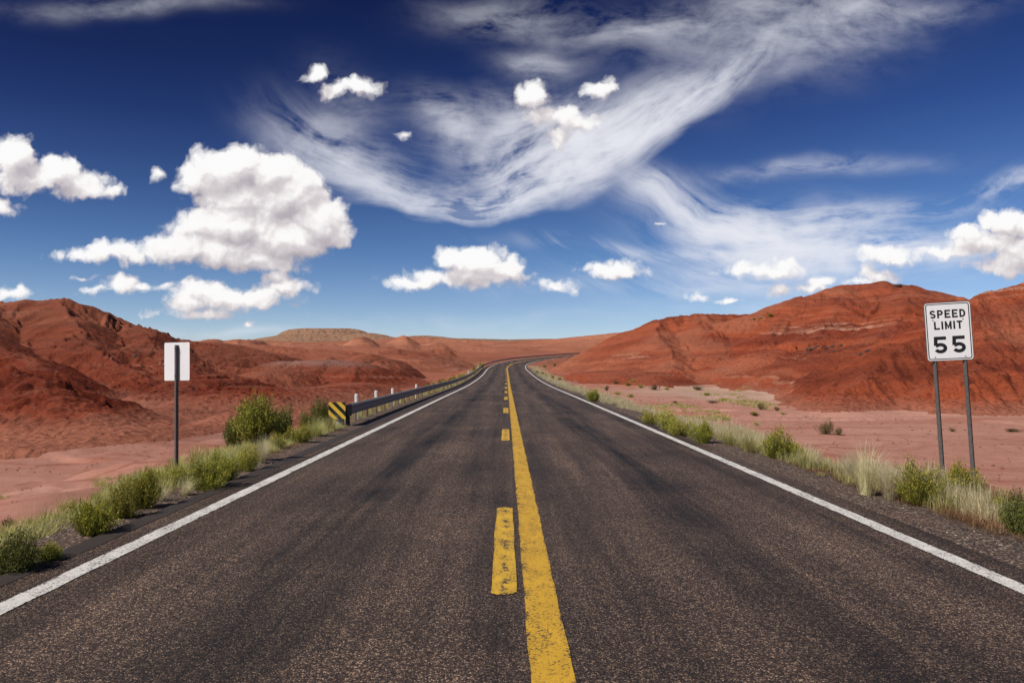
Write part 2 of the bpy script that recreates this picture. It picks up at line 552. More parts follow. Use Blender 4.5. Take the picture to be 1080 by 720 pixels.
ribbon('road', [(-4.02, -.10), (-3.99, 0), -3, -1.5, .2, 1.9, 3.4, (4.22, 0), (4.26, -.10)], -55, 430, 0.0, M['asphalt'], 1.0)
jr = random.Random(3)
JL = [jr.uniform(-.025, .025) for _ in range(4000)]
ribbon('sealed_road_edge', [-4.0, -3.78], -55, 300, .004, M['sealed'], .5, lambda i, j, s: JL[(i * 2 + j) % 4000] * (1 if j else .0))
EL = [jr.uniform(-.006, .006) for _ in range(9000)]
jit = lambda i, j, s: EL[(i * 2 + j) % 9000]
ribbon('white_edge_line', [-3.54, -3.36], -55, 430, .005, M['white'], .25, jit)
ribbon('white_edge_line', [3.755, 3.93], -55, 430, .005, M['white'], .25, jit)
ribbon('yellow_centre_line', [.13, .365], -55, 430, .005, M['yellow'], .25, jit)


def dash(s0, s1):
    """a worn dash with uneven rounded ends"""
    n = 16
    V = []
    x0, x1 = -.112, .078
    for i in range(n):
        u = i / (n - 1)
        V.append((x0 + (x1 - x0) * u, s0 + .10 * abs(u - .4) ** 1.5 + jr.uniform(-.02, .02)))
    for i in range(12): V.append((x1 + jr.uniform(-.006, .006), s0 + (s1 - s0) * (i + 1) / 13))
    for i in range(n):
        u = 1 - i / (n - 1)
        V.append((x0 + (x1 - x0) * u, s1 - .16 * abs(u - .5) ** 1.3 + jr.uniform(-.02, .02)))
    for i in range(12): V.append((x0 + jr.uniform(-.006, .006), s1 - (s1 - s0) * (i + 1) / 13))
    P = []
    for o, s in V:
        x, y, z = road_pt(s, o); P.append((x, y, z + .005))
    me = mesh_obj('yellow_dash', P, [tuple(range(len(P)))], M['yellow2'])
    me['kind'] = 'structure'


d0, d1 = at(532, 627).y, at(532, 535).y
dash(d0, d1)
for py0, py1 in ((464.5, 452.5), (435.5, 430), (421.5, 418.2), (414.3, 412.0), (409.3, 407.7), (405.2, 404.2)):
    dash(at(532, py0).y, at(532, py1).y)
s = at(532, 404.2).y + 9
while s < 200:
    dash(s, s + 3.2); s += 12.2

# ------------------------------------------------------------------ terrain
def hash2(ix, iy, k):
    a = np.sin(ix * 127.1 + iy * 311.7 + k * 74.7) * 43758.5453
    return a - np.floor(a)


def vnoise(x, y, seed=0):
    ix = np.floor(x); iy = np.floor(y); fx = x - ix; fy = y - iy
    fx = fx * fx * (3 - 2 * fx); fy = fy * fy * (3 - 2 * fy)
    a = hash2(ix, iy, seed); b = hash2(ix + 1, iy, seed); c = hash2(ix, iy + 1, seed); d = hash2(ix + 1, iy + 1, seed)
    return (a * (1 - fx) + b * fx) * (1 - fy) + (c * (1 - fx) + d * fx) * fy


def fbm(x, y, o=4, seed=0):
    s = 0; a = .5; 
    for i in range(o):
        s = s + a * (vnoise(x, y, seed + i) - .5); x = x * 2.03 + 7.1; y = y * 2.03 + 3.3; a *= .5
    return s * 2


def erosion(x, y, dx, dy, seed):
    ix = np.floor(x); iy = np.floor(y); fx = x - ix; fy = y - iy
    va = np.zeros_like(x); vx = np.zeros_like(x); vy = np.zeros_like(x); wt = np.zeros_like(x)
    for i in (-1, 0, 1):
        for j in (-1, 0, 1):
            hx = hash2(ix + i, iy + j, seed) ; hy = hash2(ix + i, iy + j, seed + 31)
            px = fx - i - hx; py = fy - j - hy
            w = np.exp(-(px * px + py * py) * 2.2)
            mag = (px * dx + py * dy) * (2 * np.pi)
            va += np.cos(mag) * w
            sn = -np.sin(mag) * w
            vx += sn * dx; vy += sn * dy
            wt += w
    return va / wt, vx / wt, vy / wt


# mounds: px, top py, depth Y, half-width px, depth radius m, power
MD = [
    (232, 394, 62, 55, 12, 2.0), (215, 360, 130, 95, 28, 1.8), (160, 364, 92, 60, 14, 2.0),
    # left, low red ground between the wash and the verge
    (262, 408, 52, 62, 10, 2.2), (318, 406, 60, 58, 11, 2.2), (372, 402, 72, 46, 11, 2.2), (205, 424, 44, 55, 7, 2.4), (412, 396, 95, 40, 14, 2.2), (290, 424, 42, 50, 7, 2.4),
    (165, 446, 29, 62, 4.5, 2.6), (222, 438, 33, 50, 5, 2.6), (60, 462, 25, 80, 3.5, 2.6), (258, 430, 38, 40, 5, 2.6),
    # left, middle distance
    (275, 371, 112, 75, 18, 2.1), (260, 363, 165, 120, 30, 1.8), (350, 379, 94, 80, 11, 2.6), (300, 388, 84, 58, 12, 2.0),
    (385, 383, 90, 44, 9, 2.2), (330, 368, 160, 90, 26, 1.8), (430, 371, 165, 66, 24, 1.8), (400, 366, 210, 90, 26, 1.8),
    (480, 371, 225, 55, 22, 1.9), (250, 386, 92, 60, 12, 2.0), (310, 362, 240, 120, 34, 1.7), (470, 364, 290, 90, 26, 1.7),
    # inside of the bend
    (700, 376, 136, 50, 18, 2.1), (655, 384, 140, 45, 20, 2.2), (676, 370, 190, 34, 20, 1.9), (760, 370, 190, 70, 22, 1.9), (640, 391, 112, 40, 14, 2.4), (690, 392, 100, 45, 10, 2.4),
    # beyond the bend
    (560, 362, 330, 110, 32, 1.7), (640, 357, 320, 80, 30, 1.7), (700, 352, 300, 70, 28, 1.6), (500, 362, 380, 80, 30, 1.7), (420, 358, 400, 120, 36, 1.7), (250, 359, 380, 120, 40, 1.7),
    (600, 357, 420, 80, 40, 1.7), (540, 364, 300, 40, 16, 2.0), (600, 365, 295, 36, 14, 2.0), (470, 361, 340, 50, 20, 1.9), (380, 361, 330, 60, 22, 1.9),
]
# crests: polylines of (px, top py, depth), side slope, crest roundness in metres
RD = [
    # left big hill and its spurs
    ([(-260, 316, 128), (-40, 317, 123), (40, 317, 121), (67, 312.5, 120), (84, 318, 119), (112, 329, 118), (160, 344, 116), (200, 356, 114), (250, 366, 112)], .46, 1.2),
    ([(60, 316, 120), (88, 346, 98), (128, 378, 78), (160, 398, 64)], .50, 1.5),
    ([(5, 318, 122), (-15, 348, 92), (12, 366, 72), (40, 385, 58)], .50, 1.5),
    ([(150, 342, 116), (186, 374, 84), (196, 394, 68)], .50, 1.5),
    ([(-330, 350, 56), (-200, 362, 46), (-60, 375, 40), (15, 388, 35), (66, 410, 31), (122, 452, 26)], .42, 1.0),
    ([(-60, 380, 39), (-20, 412, 31)], .45, 1.0), ([(40, 392, 34), (62, 436, 28)], .45, .8),
    # low ridges beyond the bend
    ([(545, 360, 400), (600, 356, 385), (650, 351, 370), (720, 345, 360)], .30, 4), ([(395, 358, 420), (436, 354.5, 400), (480, 358, 390), (520, 360, 380)], .30, 4),
    ([(560, 364, 330), (600, 361, 320), (650, 358, 312)], .35, 3), ([(455, 366, 280), (490, 363.5, 290), (520, 366, 300)], .35, 3),
    # right back ridge
    ([(698, 336.5, 150), (740, 330.5, 151), (768, 331.5, 154), (800, 332, 160), (828, 324, 158)], .53, 2.5),
    ([(815, 328, 146), (850, 311, 143), (888, 299.5, 142), (935, 297.5, 142), (965, 301, 142), (1000, 316, 141), (1060, 330, 140), (1200, 325, 140)], .43, 2.5),
    ([(706, 338, 149), (704, 364, 124), (716, 388, 106)], .46, 2.0),
    ([(752, 332, 150), (758, 362, 122), (776, 386, 104)], .42, 2.0),
    ([(838, 318, 144), (812, 352, 118), (806, 384, 98)], .46, 2.0),
    ([(892, 300, 142), (872, 338, 112), (852, 378, 88), (838, 405, 74)], .46, 2.0),
    ([(960, 300, 142), (935, 338, 105), (905, 368, 80)], .46, 2.0),
    # right near spur, rising to the right edge
    ([(1400, 290, 74), (1250, 282, 70), (1105, 288, 66), (1050, 306, 64), (1002, 336, 60), (955, 361, 55), (912, 390, 50), (872, 424, 45)], .54, 1.6),
    ([(1050, 317, 64), (1035, 358, 54), (1010, 395, 47)], .50, 1.5),
    ([(1120, 300, 66), (1112, 355, 54), (1095, 400, 46)], .50, 1.5),
]
_r = random.Random(21)
for _k in range(46):
    _Y = 85 * (330 / 85) ** _r.random(); _px = _r.uniform(195, 505)
    if (_px - 534) / F * _Y > -13 - .02 * _Y: continue
    _b = float(np.interp(_Y, [60, 100, 150, 200, 240, 270, 330], [-1, -.7, .8, 2.8, 5.2, 6.6, 9.5]))
    _h = _r.uniform(1.2, 3.2) * (.7 + _Y / 250)
    MD.append((_px, 387 - (_b + _h - CAM_H) / _Y * F, _Y, _r.uniform(18, 38) * (100 / _Y) ** .35, _r.uniform(5, 12) * (_Y / 120) ** .5, _r.uniform(1.6, 2.4)))
for _k in range(22):
    _Y = _r.uniform(290, 430); _px = _r.uniform(400, 720)
    _b = float(np.interp(_Y, [270, 330, 420, 520], [6.6, 9.5, 14, 18])); _h = _r.uniform(1.2, 3.0)
    MD.append((_px, 387 - (_b + _h - CAM_H) / _Y * F, _Y, _r.uniform(14, 34), _r.uniform(10, 18), 1.8))
MD_FAR = [(343, 346, 640, 46, 44, 4.5), (346, 349.5, 640, 72, 75, 1.8), (385, 351, 600, 40, 30, 1.8), (310, 352, 600, 36, 30, 2.0), (445, 353.5, 560, 60, 40, 1.5), (470, 356, 560, 110, 50, 1.6), (190, 359.5, 560, 80, 60, 1.4), (580, 357, 600, 120, 60, 1.5)]


def sstep(a, b, v):
    q = np.clip((v - a) / (b - a), 0, 1); return q * q * (3 - 2 * q)


def base_level(x, y):
    zb = np.interp(y, [-50, 25, 60, 100, 150, 200, 240, 270, 330, 420, 520, 1500, 4000], [-.95, -.95, -1.0, -.7, .8, 2.8, 5.2, 6.6, 9.5, 14.0, 18.0, 48, 120])
    return zb


def terrain(X, Y):
    zb = base_level(X, Y)
    led = fbm(X * .045 + 9, Y * .11, 4, 51)
    hb = zb - .16 * sstep(.02, .045, led) - .10 * sstep(.20, .22, led) + .22 * fbm(X * .06, Y * .06, 4, 3) + .05 * fbm(X * .5, Y * .5, 3, 9)
    K = .8
    m = np.zeros_like(X)
    wxn = fbm(X * .035, Y * .035, 3, 21) * 3.2
    wyn = fbm(X * .035 + 50, Y * .035, 3, 22) * 3.2
    small = np.clip(Y / 110, .25, 1)
    Xw = X + wxn * small; Yw = Y + wyn * small
    for k, (px, py, d, wp, ry, pw) in enumerate(MD + MD_FAR):
        c = uvz(px, d, py)
        top = c.z
        H = top - float(base_level(c.x, d))
        rx = wp / F * d
        tx = (Xw - c.x) / (rx * 1.25); ty = (Yw - d) / (ry * 1.15)
        t2 = np.sqrt(tx * tx + ty * ty) + 1e-6
        hk = H * (1.0 - t2 ** pw)
        kk = min(K, .35 * H)
        # smooth maximum
        h_ = np.clip(.5 + .5 * (hk - m) / kk, 0, 1)
        m = np.where(hk > m - kk, hk * h_ + m * (1 - h_) + kk * h_ * (1 - h_) * .7, m)
    for poly, sl_p, rd in RD:
        P3 = [uvz(a_, c_, b_) for a_, b_, c_ in poly]
        best = np.full_like(X, -1e3)
        for q0, q1 in zip(P3, P3[1:]):
            ex, ey = q1.x - q0.x, q1.y - q0.y
            s_ = np.clip(((Xw - q0.x) * ex + (Yw - q0.y) * ey) / (ex * ex + ey * ey), 0, 1)
            dd = np.hypot(Xw - q0.x - s_ * ex, Yw - q0.y - s_ * ey)
            best = np.maximum(best, q0.z + (q1.z - q0.z) * s_ - sl_p * (np.sqrt(dd * dd + rd * rd) - rd))
        hk = best - zb
        kk = .7
        h_ = np.clip(.5 + .5 * (hk - m) / kk, 0, 1)
        m = np.where(hk > m - kk, hk * h_ + m * (1 - h_) + kk * h_ * (1 - h_) * .7, m)
    m = np.where(m < .02, 0, m)
    return hb, m


# radial grid
thf = np.arange(-41, 41.001, .09)
thb = np.concatenate([np.linspace(-180, -41, 70, endpoint=False), thf, np.linspace(41, 180, 70)[1:-1]])
TH = np.radians(thb)


def geo_r(a, b, q):
    n = int(math.log(b / a) / math.log(1 + q)); return list(a * (b / a) ** (np.arange(n) / n))


RR = np.array([.0] + geo_r(.8, 6, .06) + geo_r(6, 22, .014) + geo_r(22, 165, .0052) + geo_r(165, 450, .0075) + geo_r(450, 800, .010) + geo_r(800, 9000, .08) + [9000])
RG, TG = np.meshgrid(RR, TH, indexing='ij')
X = RG * np.sin(TG); Y = RG * np.cos(TG)
hb, mound = terrain(X, Y)
BH = hb + mound
# gradient through the polar grid
dr = np.gradient(BH, RR, axis=0)
dt = np.gradient(BH, TH, axis=1) / np.maximum(RG, .5)
gx = dr * np.sin(TG) + dt * np.cos(TG)
gy = dr * np.cos(TG) - dt * np.sin(TG)
msk = (mound > .03) & (RG < 900)
xs, ys = X[msk], Y[msk]
gx_, gy_ = gx[msk], gy[msk]
sl = np.sqrt(gx_**2 + gy_**2) + 1e-6
mm = mound[msk]
amp_env = np.clip(sl * 1.9, 0, 1) * np.clip(mm / 1.2, 0, 1)
px_, py_ = gy_ / sl, -gx_ / sl          # across the slope
acc = np.zeros_like(xs); ax = np.zeros_like(xs); ay = np.zeros_like(xs)
rr = np.sqrt(xs**2 + ys**2)
for o, (lam, am) in enumerate([(21., 1.25), (10., .70), (5., .50), (2.6, .30), (1.35, .19), (.7, .115)]):
    fr = 1 / lam
    dx = px_ + ay * .9; dy = py_ - ax * .9
    nn = np.sqrt(dx * dx + dy * dy) + 1e-6
    dx = dx / nn; dy = dy / nn
    e, ex, ey = erosion(xs * fr + o * 13.7, ys * fr + o * 5.1, dx, dy, o * 3 + 1)
    e = 1 - np.sqrt(np.clip(.5 - .5 * e, 0, 1) + .02) * 1.6     # sharp gullies, round ribs
    fade = np.clip((lam / (rr * .0042)) - .6, 0, 1) * np.clip(mm / (lam * .42), .12, 1)
    acc += am * e * fade
    ax += ex * am * fr * 3.2; ay += ey * am * fr * 3.2
patchy = .55 + 1.0 * np.clip(vnoise(xs * .05, ys * .05, 77), 0, 1)
detail = acc * amp_env * patchy
detail = np.where(detail > .30, .30 + .25 * np.tanh((detail - .30) / .5), detail)
# ledges: gentle terraces in height
zz_ = BH[msk] + detail + .8 * fbm(xs * .03, ys * .03, 3, 61)
ter = .06 * np.sin(zz_ * 2.6) * np.clip(mm / 4, 0, 1) * np.clip(vnoise(xs * .02, ys * .02, 88) * 2 - .6, 0, 1)
clod = (np.abs(fbm(xs * .9, ys * .9, 4, 44))) * .22 * np.clip(mm / 1.0, 0, 1) * np.clip(60 / rr, .5, 1.6)
Zt = BH.copy()
Zt[msk] += detail + ter - clod * 1.0
hillh = mound.copy()
# meander scars in the wash
# road cut
rp = PA[(PA[:, 1] > -60)]
dist = np.full(X.shape, 1e9); zr = np.zeros_like(X); sgn = np.zeros_like(X)
near = (Y > -70) & (Y < 300) & (X > -40) & (X < 210)
xn, yn = X[near], Y[near]
dn = np.full(xn.shape, 1e9); zn = np.zeros_like(xn); sn = np.zeros_like(xn)
for k in range(0, len(rp), 2):
    ddx = xn - rp[k, 0]; ddy = yn - rp[k, 1]
    dd = ddx * ddx + ddy * ddy
    b = dd < dn
    dn = np.where(b, dd, dn); zn = np.where(b, rp[k, 2], zn)
    idx = np.argmin(np.abs(PA[:, 0] - rp[k, 0]) + np.abs(PA[:, 1] - rp[k, 1]))
    cr = ddx * NRM[idx, 0] + ddy * NRM[idx, 1]
    sn = np.where(b, cr, sn)
lat = np.abs(sn)
lat = np.where(np.sqrt(dn) > 12, np.sqrt(dn), lat)
zr[near] = zn; L = np.full(X.shape, 1e9); L[near] = lat
# straight part: exact
straight = (Y > -70) & (Y < 120) & (np.abs(X) < 40)
zr[straight] = np.interp(Y[straight], PA[:120, 1], PA[:120, 2]); L[straight] = np.abs(X[straight] - .2)
wob = 1.0 + .35 * fbm(X * .25, Y * .25, 3, 5)
def sst(a, b, v):
    q = np.clip((v - a) / (b - a), 0, 1); return q * q * (3 - 2 * q)
w_flat = 1 - sst(4.4, 5.2, L)
bank = sst(4.9, 9.5, L * wob)
edge = zr - .05 - .05 * sst(4.2, 5.5, L) - .015 * sst(4.5, 6, L) * 0
Zr = np.where(L < 60, edge * (1 - bank) + Zt * bank, Zt)
Zr = np.where(L < 5.0, edge, Zr)
Zr = np.where(L < 3.9, edge - .15, Zr)
micro = .035 * fbm(X * 2.2, Y * 2.2, 3, 15) * sst(4.6, 6, L) * (RG < 60)
Zr += micro
hillh = np.where(L < 9.5, hillh * bank, hillh)
ZT = Zr


def ground_z(x, y):
    r = math.hypot(x, y); th = math.atan2(x, y)
    i = int(np.clip(np.searchsorted(RR, r) - 1, 0, len(RR) - 2)); j = int(np.clip(np.searchsorted(TH, th) - 1, 0, len(TH) - 2))
    fi = (r - RR[i]) / (RR[i + 1] - RR[i]); fj = (th - TH[j]) / (TH[j + 1] - TH[j])
    return float((ZT[i, j] * (1 - fj) + ZT[i, j + 1] * fj) * (1 - fi) + (ZT[i + 1, j] * (1 - fj) + ZT[i + 1, j + 1] * fj) * fi)


nR, nT = X.shape
VV = np.stack([X, Y, ZT], -1).reshape(-1, 3)
idx = np.arange(nR * nT).reshape(nR, nT)
Q = np.stack([idx[:-1, :-1], idx[1:, :-1], idx[1:, 1:], idx[:-1, 1:]], -1)
# close the ring behind the camera
Qc = np.stack([idx[:-1, -1], idx[1:, -1], idx[1:, 0], idx[:-1, 0]], -1)
Qa = np.concatenate([Q.reshape(-1, 4), Qc.reshape(-1, 4)])
hq = hillh.reshape(-1)[Qa].min(axis=1); yq = VV[Qa][:, :, 1].mean(1)
rq = np.hypot(VV[Qa][:, :, 0], VV[Qa][:, :, 1]).mean(1)
is_far = rq > 520
is_hill = ((hq > .12) | (yq > 258)) & ~is_far
is_gr = ~is_hill & ~is_far


def sub(name, sel, m_):
    q = Qa[sel][:, ::-1]
    q = q[:, ::-1] if False else q
    u, inv = np.unique(q, return_inverse=True)
    o = np_mesh(name, VV[u], inv.reshape(-1, 4), m_, smooth=True)
    o['kind'] = 'structure'
    return o


g_ = sub('desert_ground', is_gr, M['ground'])
h_ = sub('red_hills', is_hill, M['hill'])
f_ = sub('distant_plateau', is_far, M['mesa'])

# gravel shoulders
GJ = [jr.uniform(-.16, .16) for _ in range(9000)]
def gz(i, j, s): return GJ[(i * 3 + j) % 9000] if j == 2 else 0
ribbon('gravel_shoulder', [(4.2, -.035), (4.7, -.03), (5.35, -.085)], -50, 150, .004, M['gravel'], .5, gz)
def gzl(i, j, s): return GJ[(i * 3 + j + 50) % 9000] if j == 0 else 0
ribbon('gravel_shoulder', [(-5.1, -.075), (-4.5, -.03), (-3.98, -.035)], -50, 150, .004, M['gravel'], .5, gzl)


# loose stones: one uncountable layer
def stones():
    V = []; Fs = []
    r = np.random.default_rng(5)
    n = 9000
    for k in range(n):
        side = 1 if r.random() < .6 else -1
        y = 3.0 + 32 * r.random() ** 1.7
        if side > 0: x = 4.2 + r.random() ** .8 * 1.7
        else: x = -4.0 - r.random() ** .8 * 1.5
        if r.random() < .12: x = side * (3.9 + 5 * r.random())
        sc = .006 + .013 * r.random() ** 3
        if r.random() < .02: sc *= 2.2
        z = (-.028 if abs(x) < 4.9 else ground_z(x, y))
        o = len(V)
        a = r.uniform(0, 6.28); ca, sa = math.cos(a), math.sin(a)
        ax_, by_ = sc * r.uniform(.8, 1.5), sc * r.uniform(.6, 1.1)
        for (ux, uy, uz) in ((1, 0, 0), (.3, .9, .1), (-.9, .4, 0), (-.5, -.8, .1), (.5, -.8, 0), (.2, .1, .8), (-.3, -.1, .7)):
            ux += r.uniform(-.2, .2); uy += r.uniform(-.2, .2)
            V.append((x + (ux * ca * ax_ - uy * sa * by_), y + (ux * sa * ax_ + uy * ca * by_), z + uz * sc + .001))
        for q in ((0, 1, 5), (1, 2, 6), (1, 6, 5), (2, 3, 6), (3, 4, 6), (4, 5, 6), (4, 0, 5)):
            Fs.append(tuple(o + i for i in q))
    o = np_mesh('loose_gravel', V, Fs, M['stone'])
    tag(o, 'loose dark and pale stones scattered along both road shoulders', 'gravel', kind='stuff')


stones()


def wash_stones():
    r = np.random.default_rng(8); V = []; Fs = []
    for k in range(5200):
        y = 9 + 62 * r.random() ** 1.2; side = 1 if r.random() < .55 else -1
        x = side * (6.2 + (6 + y * .75) * r.random())
        if vnoise(np.array([x * .3]), np.array([y * .3]), 12)[0] < .42: continue
        sc = .018 + .05 * r.random() ** 4 + y * .0006
        z = ground_z(x, y); o = len(V); a = r.uniform(0, 6.28); ca, sa = math.cos(a), math.sin(a)
        ax_, by_ = sc * r.uniform(.8, 1.5), sc * r.uniform(.6, 1.1)
        for (ux, uy, uz) in ((1, 0, -.2), (.3, .9, -.2), (-.9, .4, -.2), (-.5, -.8, -.2), (.5, -.8, -.2), (.2, .1, .7), (-.3, -.1, .6)):
            ux += r.uniform(-.2, .2); uy += r.uniform(-.2, .2)
            V.append((x + (ux * ca * ax_ - uy * sa * by_), y + (ux * sa * ax_ + uy * ca * by_), z + uz * sc))
        for q in ((0, 1, 5), (1, 2, 6), (1, 6, 5), (2, 3, 6), (3, 4, 6), (4, 5, 6), (4, 0, 5)):
            Fs.append(tuple(o + i for i in q))
    o = np_mesh('wash_stones', V, Fs, M['wash_stone'])
    tag(o, 'small reddish stones strewn over the pink flats on both sides', 'stones', kind='stuff')


wash_stones()

# ------------------------------------------------------------------ plants
def leaves_mesh(cent, dirs, length, width, r, bend=.2):
    """one kite-shaped quad per leaf"""
    n = len(cent)
    dirs = dirs / np.linalg.norm(dirs, axis=1)[:, None]
    rv = r.normal(size=(n, 3)); side = np.cross(dirs, rv); side /= np.linalg.norm(side, axis=1)[:, None] + 1e-9
    L_ = (length * r.uniform(.6, 1.3, n))[:, None]; W_ = (width * r.uniform(.7, 1.3, n))[:, None]
    up = np.cross(side, dirs)
    p0 = cent; p1 = cent + dirs * L_ * .5 + side * W_ * .5 + up * L_ * bend * .3
    p2 = cent + dirs * L_ + up * L_ * bend * r.uniform(-1, 1, (n, 1)); p3 = cent + dirs * L_ * .5 - side * W_ * .5 + up * L_ * bend * .3
    V = np.stack([p0, p1, p2, p3], 1).reshape(-1, 3)
    Fq = np.arange(4 * n).reshape(n, 4)
    return V, Fq


def make_bush(seed, n_stem, n_leaf, width, height, leaf_m, flower=0, upright=.5, leaf_len=.05, leaf_w=.012, label_name='rabbitbrush'):
    r = np.random.default_rng(seed)
    root = empty(label_name, (0, 0, 0))
    # stems: curved rods from the crown base
    bm = bmesh.new()
    C = []; D = []; TIP = []
    # several sub-clumps for an uneven outline
    nc = 6
    cl = [(r.uniform(0, 6.28), r.uniform(.1, .95), r.uniform(.55, 1.1)) for _ in range(nc)]
    for k in range(n_stem):
        ca, cr, ch = cl[r.integers(nc)]
        bx, by = math.cos(ca) * cr * width * .32, math.sin(ca) * cr * width * .32
        a = r.uniform(0, 6.28); sp = r.uniform(0, 1) ** .6
        tx = bx + math.cos(a) * sp * width * .26; ty = by + math.sin(a) * sp * width * .26
        tz = height * ch * (1.0 - .45 * sp * sp) * r.uniform(.75, 1.08)
        b = np.array([bx * .35 + r.uniform(-.02, .02), by * .35 + r.uniform(-.02, .02), -.02])
        tip = np.array([tx, ty, tz]); mid = (b + tip) / 2 + np.array([tx * .18, ty * .18, -height * .06])
        prev = None
        rad = .0035
        steps = [0, .33, .66, 1.0]
        pts = [(1 - s_)**2 * b + 2 * s_ * (1 - s_) * mid + s_ * s_ * tip for s_ in steps]
        rings = []
        for q, p in enumerate(pts):
            rr_ = rad * (1 - .25 * q)
            rings.append([bm.verts.new((p[0] + rr_ * math.cos(w), p[1] + rr_ * math.sin(w), p[2])) for w in (0, 2.1, 4.2)])
        for r0, r1 in zip(rings, rings[1:]):
            for i in range(3): bm.faces.new((r0[i], r0[(i + 1) % 3], r1[(i + 1) % 3], r1[i]))
        m_ = max(3, n_leaf // n_stem)
        s_ = 1 - r.uniform(0, 1, m_) ** 1.3 * .88
        P_ = ((1 - s_)**2)[:, None] * b + (2 * s_ * (1 - s_))[:, None] * mid + (s_**2)[:, None] * tip
        P_ += r.normal(0, .014 + .012 * height, (m_, 3))
        P_[:, 2] = np.maximum(P_[:, 2], .0)
        tang = 2 * (1 - s_)[:, None] * (mid - b) + 2 * s_[:, None] * (tip - mid)
        tang /= np.linalg.norm(tang, axis=1)[:, None]
        dd = tang * upright + r.normal(0, 1, (m_, 3)) * (1 - upright) + np.array([0, 0, .25])
        C.append(P_); D.append(dd); TIP.append(tip)
    st = bm_obj('stem', bm, M['bark'], root)
    C = np.concatenate(C); D = np.concatenate(D)
    V, Fq = leaves_mesh(C, D, leaf_len, leaf_w, r)
    np_mesh('foliage', V, Fq, leaf_m, root)
    if flower:
        T_ = np.array(TIP); pick = r.random(len(T_)) < .75
        T_ = T_[pick]
        P = np.repeat(T_, flower, axis=0) + r.normal(0, .017, (len(T_) * flower, 3))
        V, Fq = leaves_mesh(P, r.normal(0, 1, P.shape) + np.array([0, 0, .8]), .020, .014, r)
        np_mesh('blossom', V, Fq, M['flower'], root)
    return root


def blades(r, n, spread, h, w=.006, lean=.35, base=.05):
    """curved tapering grass blades: returns V,F (quads)"""
    a = r.uniform(0, 6.28, n); rad = base * np.sqrt(r.random(n))
    bx = rad * np.cos(a); by = rad * np.sin(a)
    la = a + r.normal(0, .8, n); ln = spread * r.uniform(.1, 1, n); hh = h * r.uniform(.5, 1.1, n)
    dx = np.cos(la) * ln; dy = np.sin(la) * ln
    sx = -np.sin(la) * w; sy = np.cos(la) * w
    V = np.zeros((n, 8, 3))
    for q, s_ in enumerate((0, .4, .75, 1.0)):
        ww = (1 - s_ * .88)
        cx = bx + dx * s_ ** 2; cy = by + dy * s_ ** 2; cz = hh * (s_ - .22 * s_ * s_ * (ln / spread))
        V[:, 2 * q, 0] = cx - sx * ww; V[:, 2 * q, 1] = cy - sy * ww; V[:, 2 * q, 2] = cz
        V[:, 2 * q + 1, 0] = cx + sx * ww; V[:, 2 * q + 1, 1] = cy + sy * ww; V[:, 2 * q + 1, 2] = cz
    k = np.arange(n)[:, None] * 8
    Fq = np.concatenate([np.concatenate([k + 2 * q, k + 2 * q + 1, k + 2 * q + 3, k + 2 * q + 2], 1) for q in range(3)])
    return V.reshape(-1, 3), Fq


def make_tuft(seed, n, spread, h, m_, w=.004, base=.12):
    r = np.random.default_rng(seed)
    root = empty('grass_tuft', (0, 0, 0))
    V, Fq = blades(r, n, spread, h, w, base=base)
    np_mesh('blades', V, Fq, m_, root)
    return root


def copy_tree(o, parent=None):
    c = o.copy(); COL.objects.link(c); c.parent = parent
    for ch in list(o.children): copy_tree(ch, c)
    return c


PROTO = {
    'bushy': lambda s: make_bush(s, 260, 9000, 1.0, .64, M['leaf_g'], 0, .5, .045, .011, 'desert_shrub'),
    'green': lambda s: make_bush(s, 190, 8000, 1.0, .62, M['leaf_g'], 4, .65, .055, .009),
    'dark': lambda s: make_bush(s, 190, 8500, 1.0, .66, M['leaf_d'], 0, .45, .045, .012, 'desert_shrub'),
    'yellow': lambda s: make_bush(s, 130, 5000, 1.0, .60, M['leaf_y'], 6, .6, .050, .009),
    'brown': lambda s: make_bush(s, 60, 1500, 1.0, .5, M['leaf_b'], 0, .5, .06, .014, 'desert_scrub'),
    'straw': lambda s: make_tuft(s, 420, .52, .66, M['straw'], .0035, .09),
    'strawg': lambda s: make_tuft(s, 380, .42, .47, M['straw_g'], .004, .10),
    'scrub': lambda s: make_bush(s, 60, 1500, 1.0, .45, M['leaf_y'], 0, .5, .06, .016, 'desert_scrub'),
    'far': lambda s: make_bush(s, 24, 420, 1.0, .62, M['leaf_g'], 0, .35, .15, .05, 'desert_shrub'),
    'fary': lambda s: make_bush(s, 24, 420, 1.0, .62, M['leaf_y'], 0, .45, .13, .05, 'rabbitbrush'),
}
made = {}


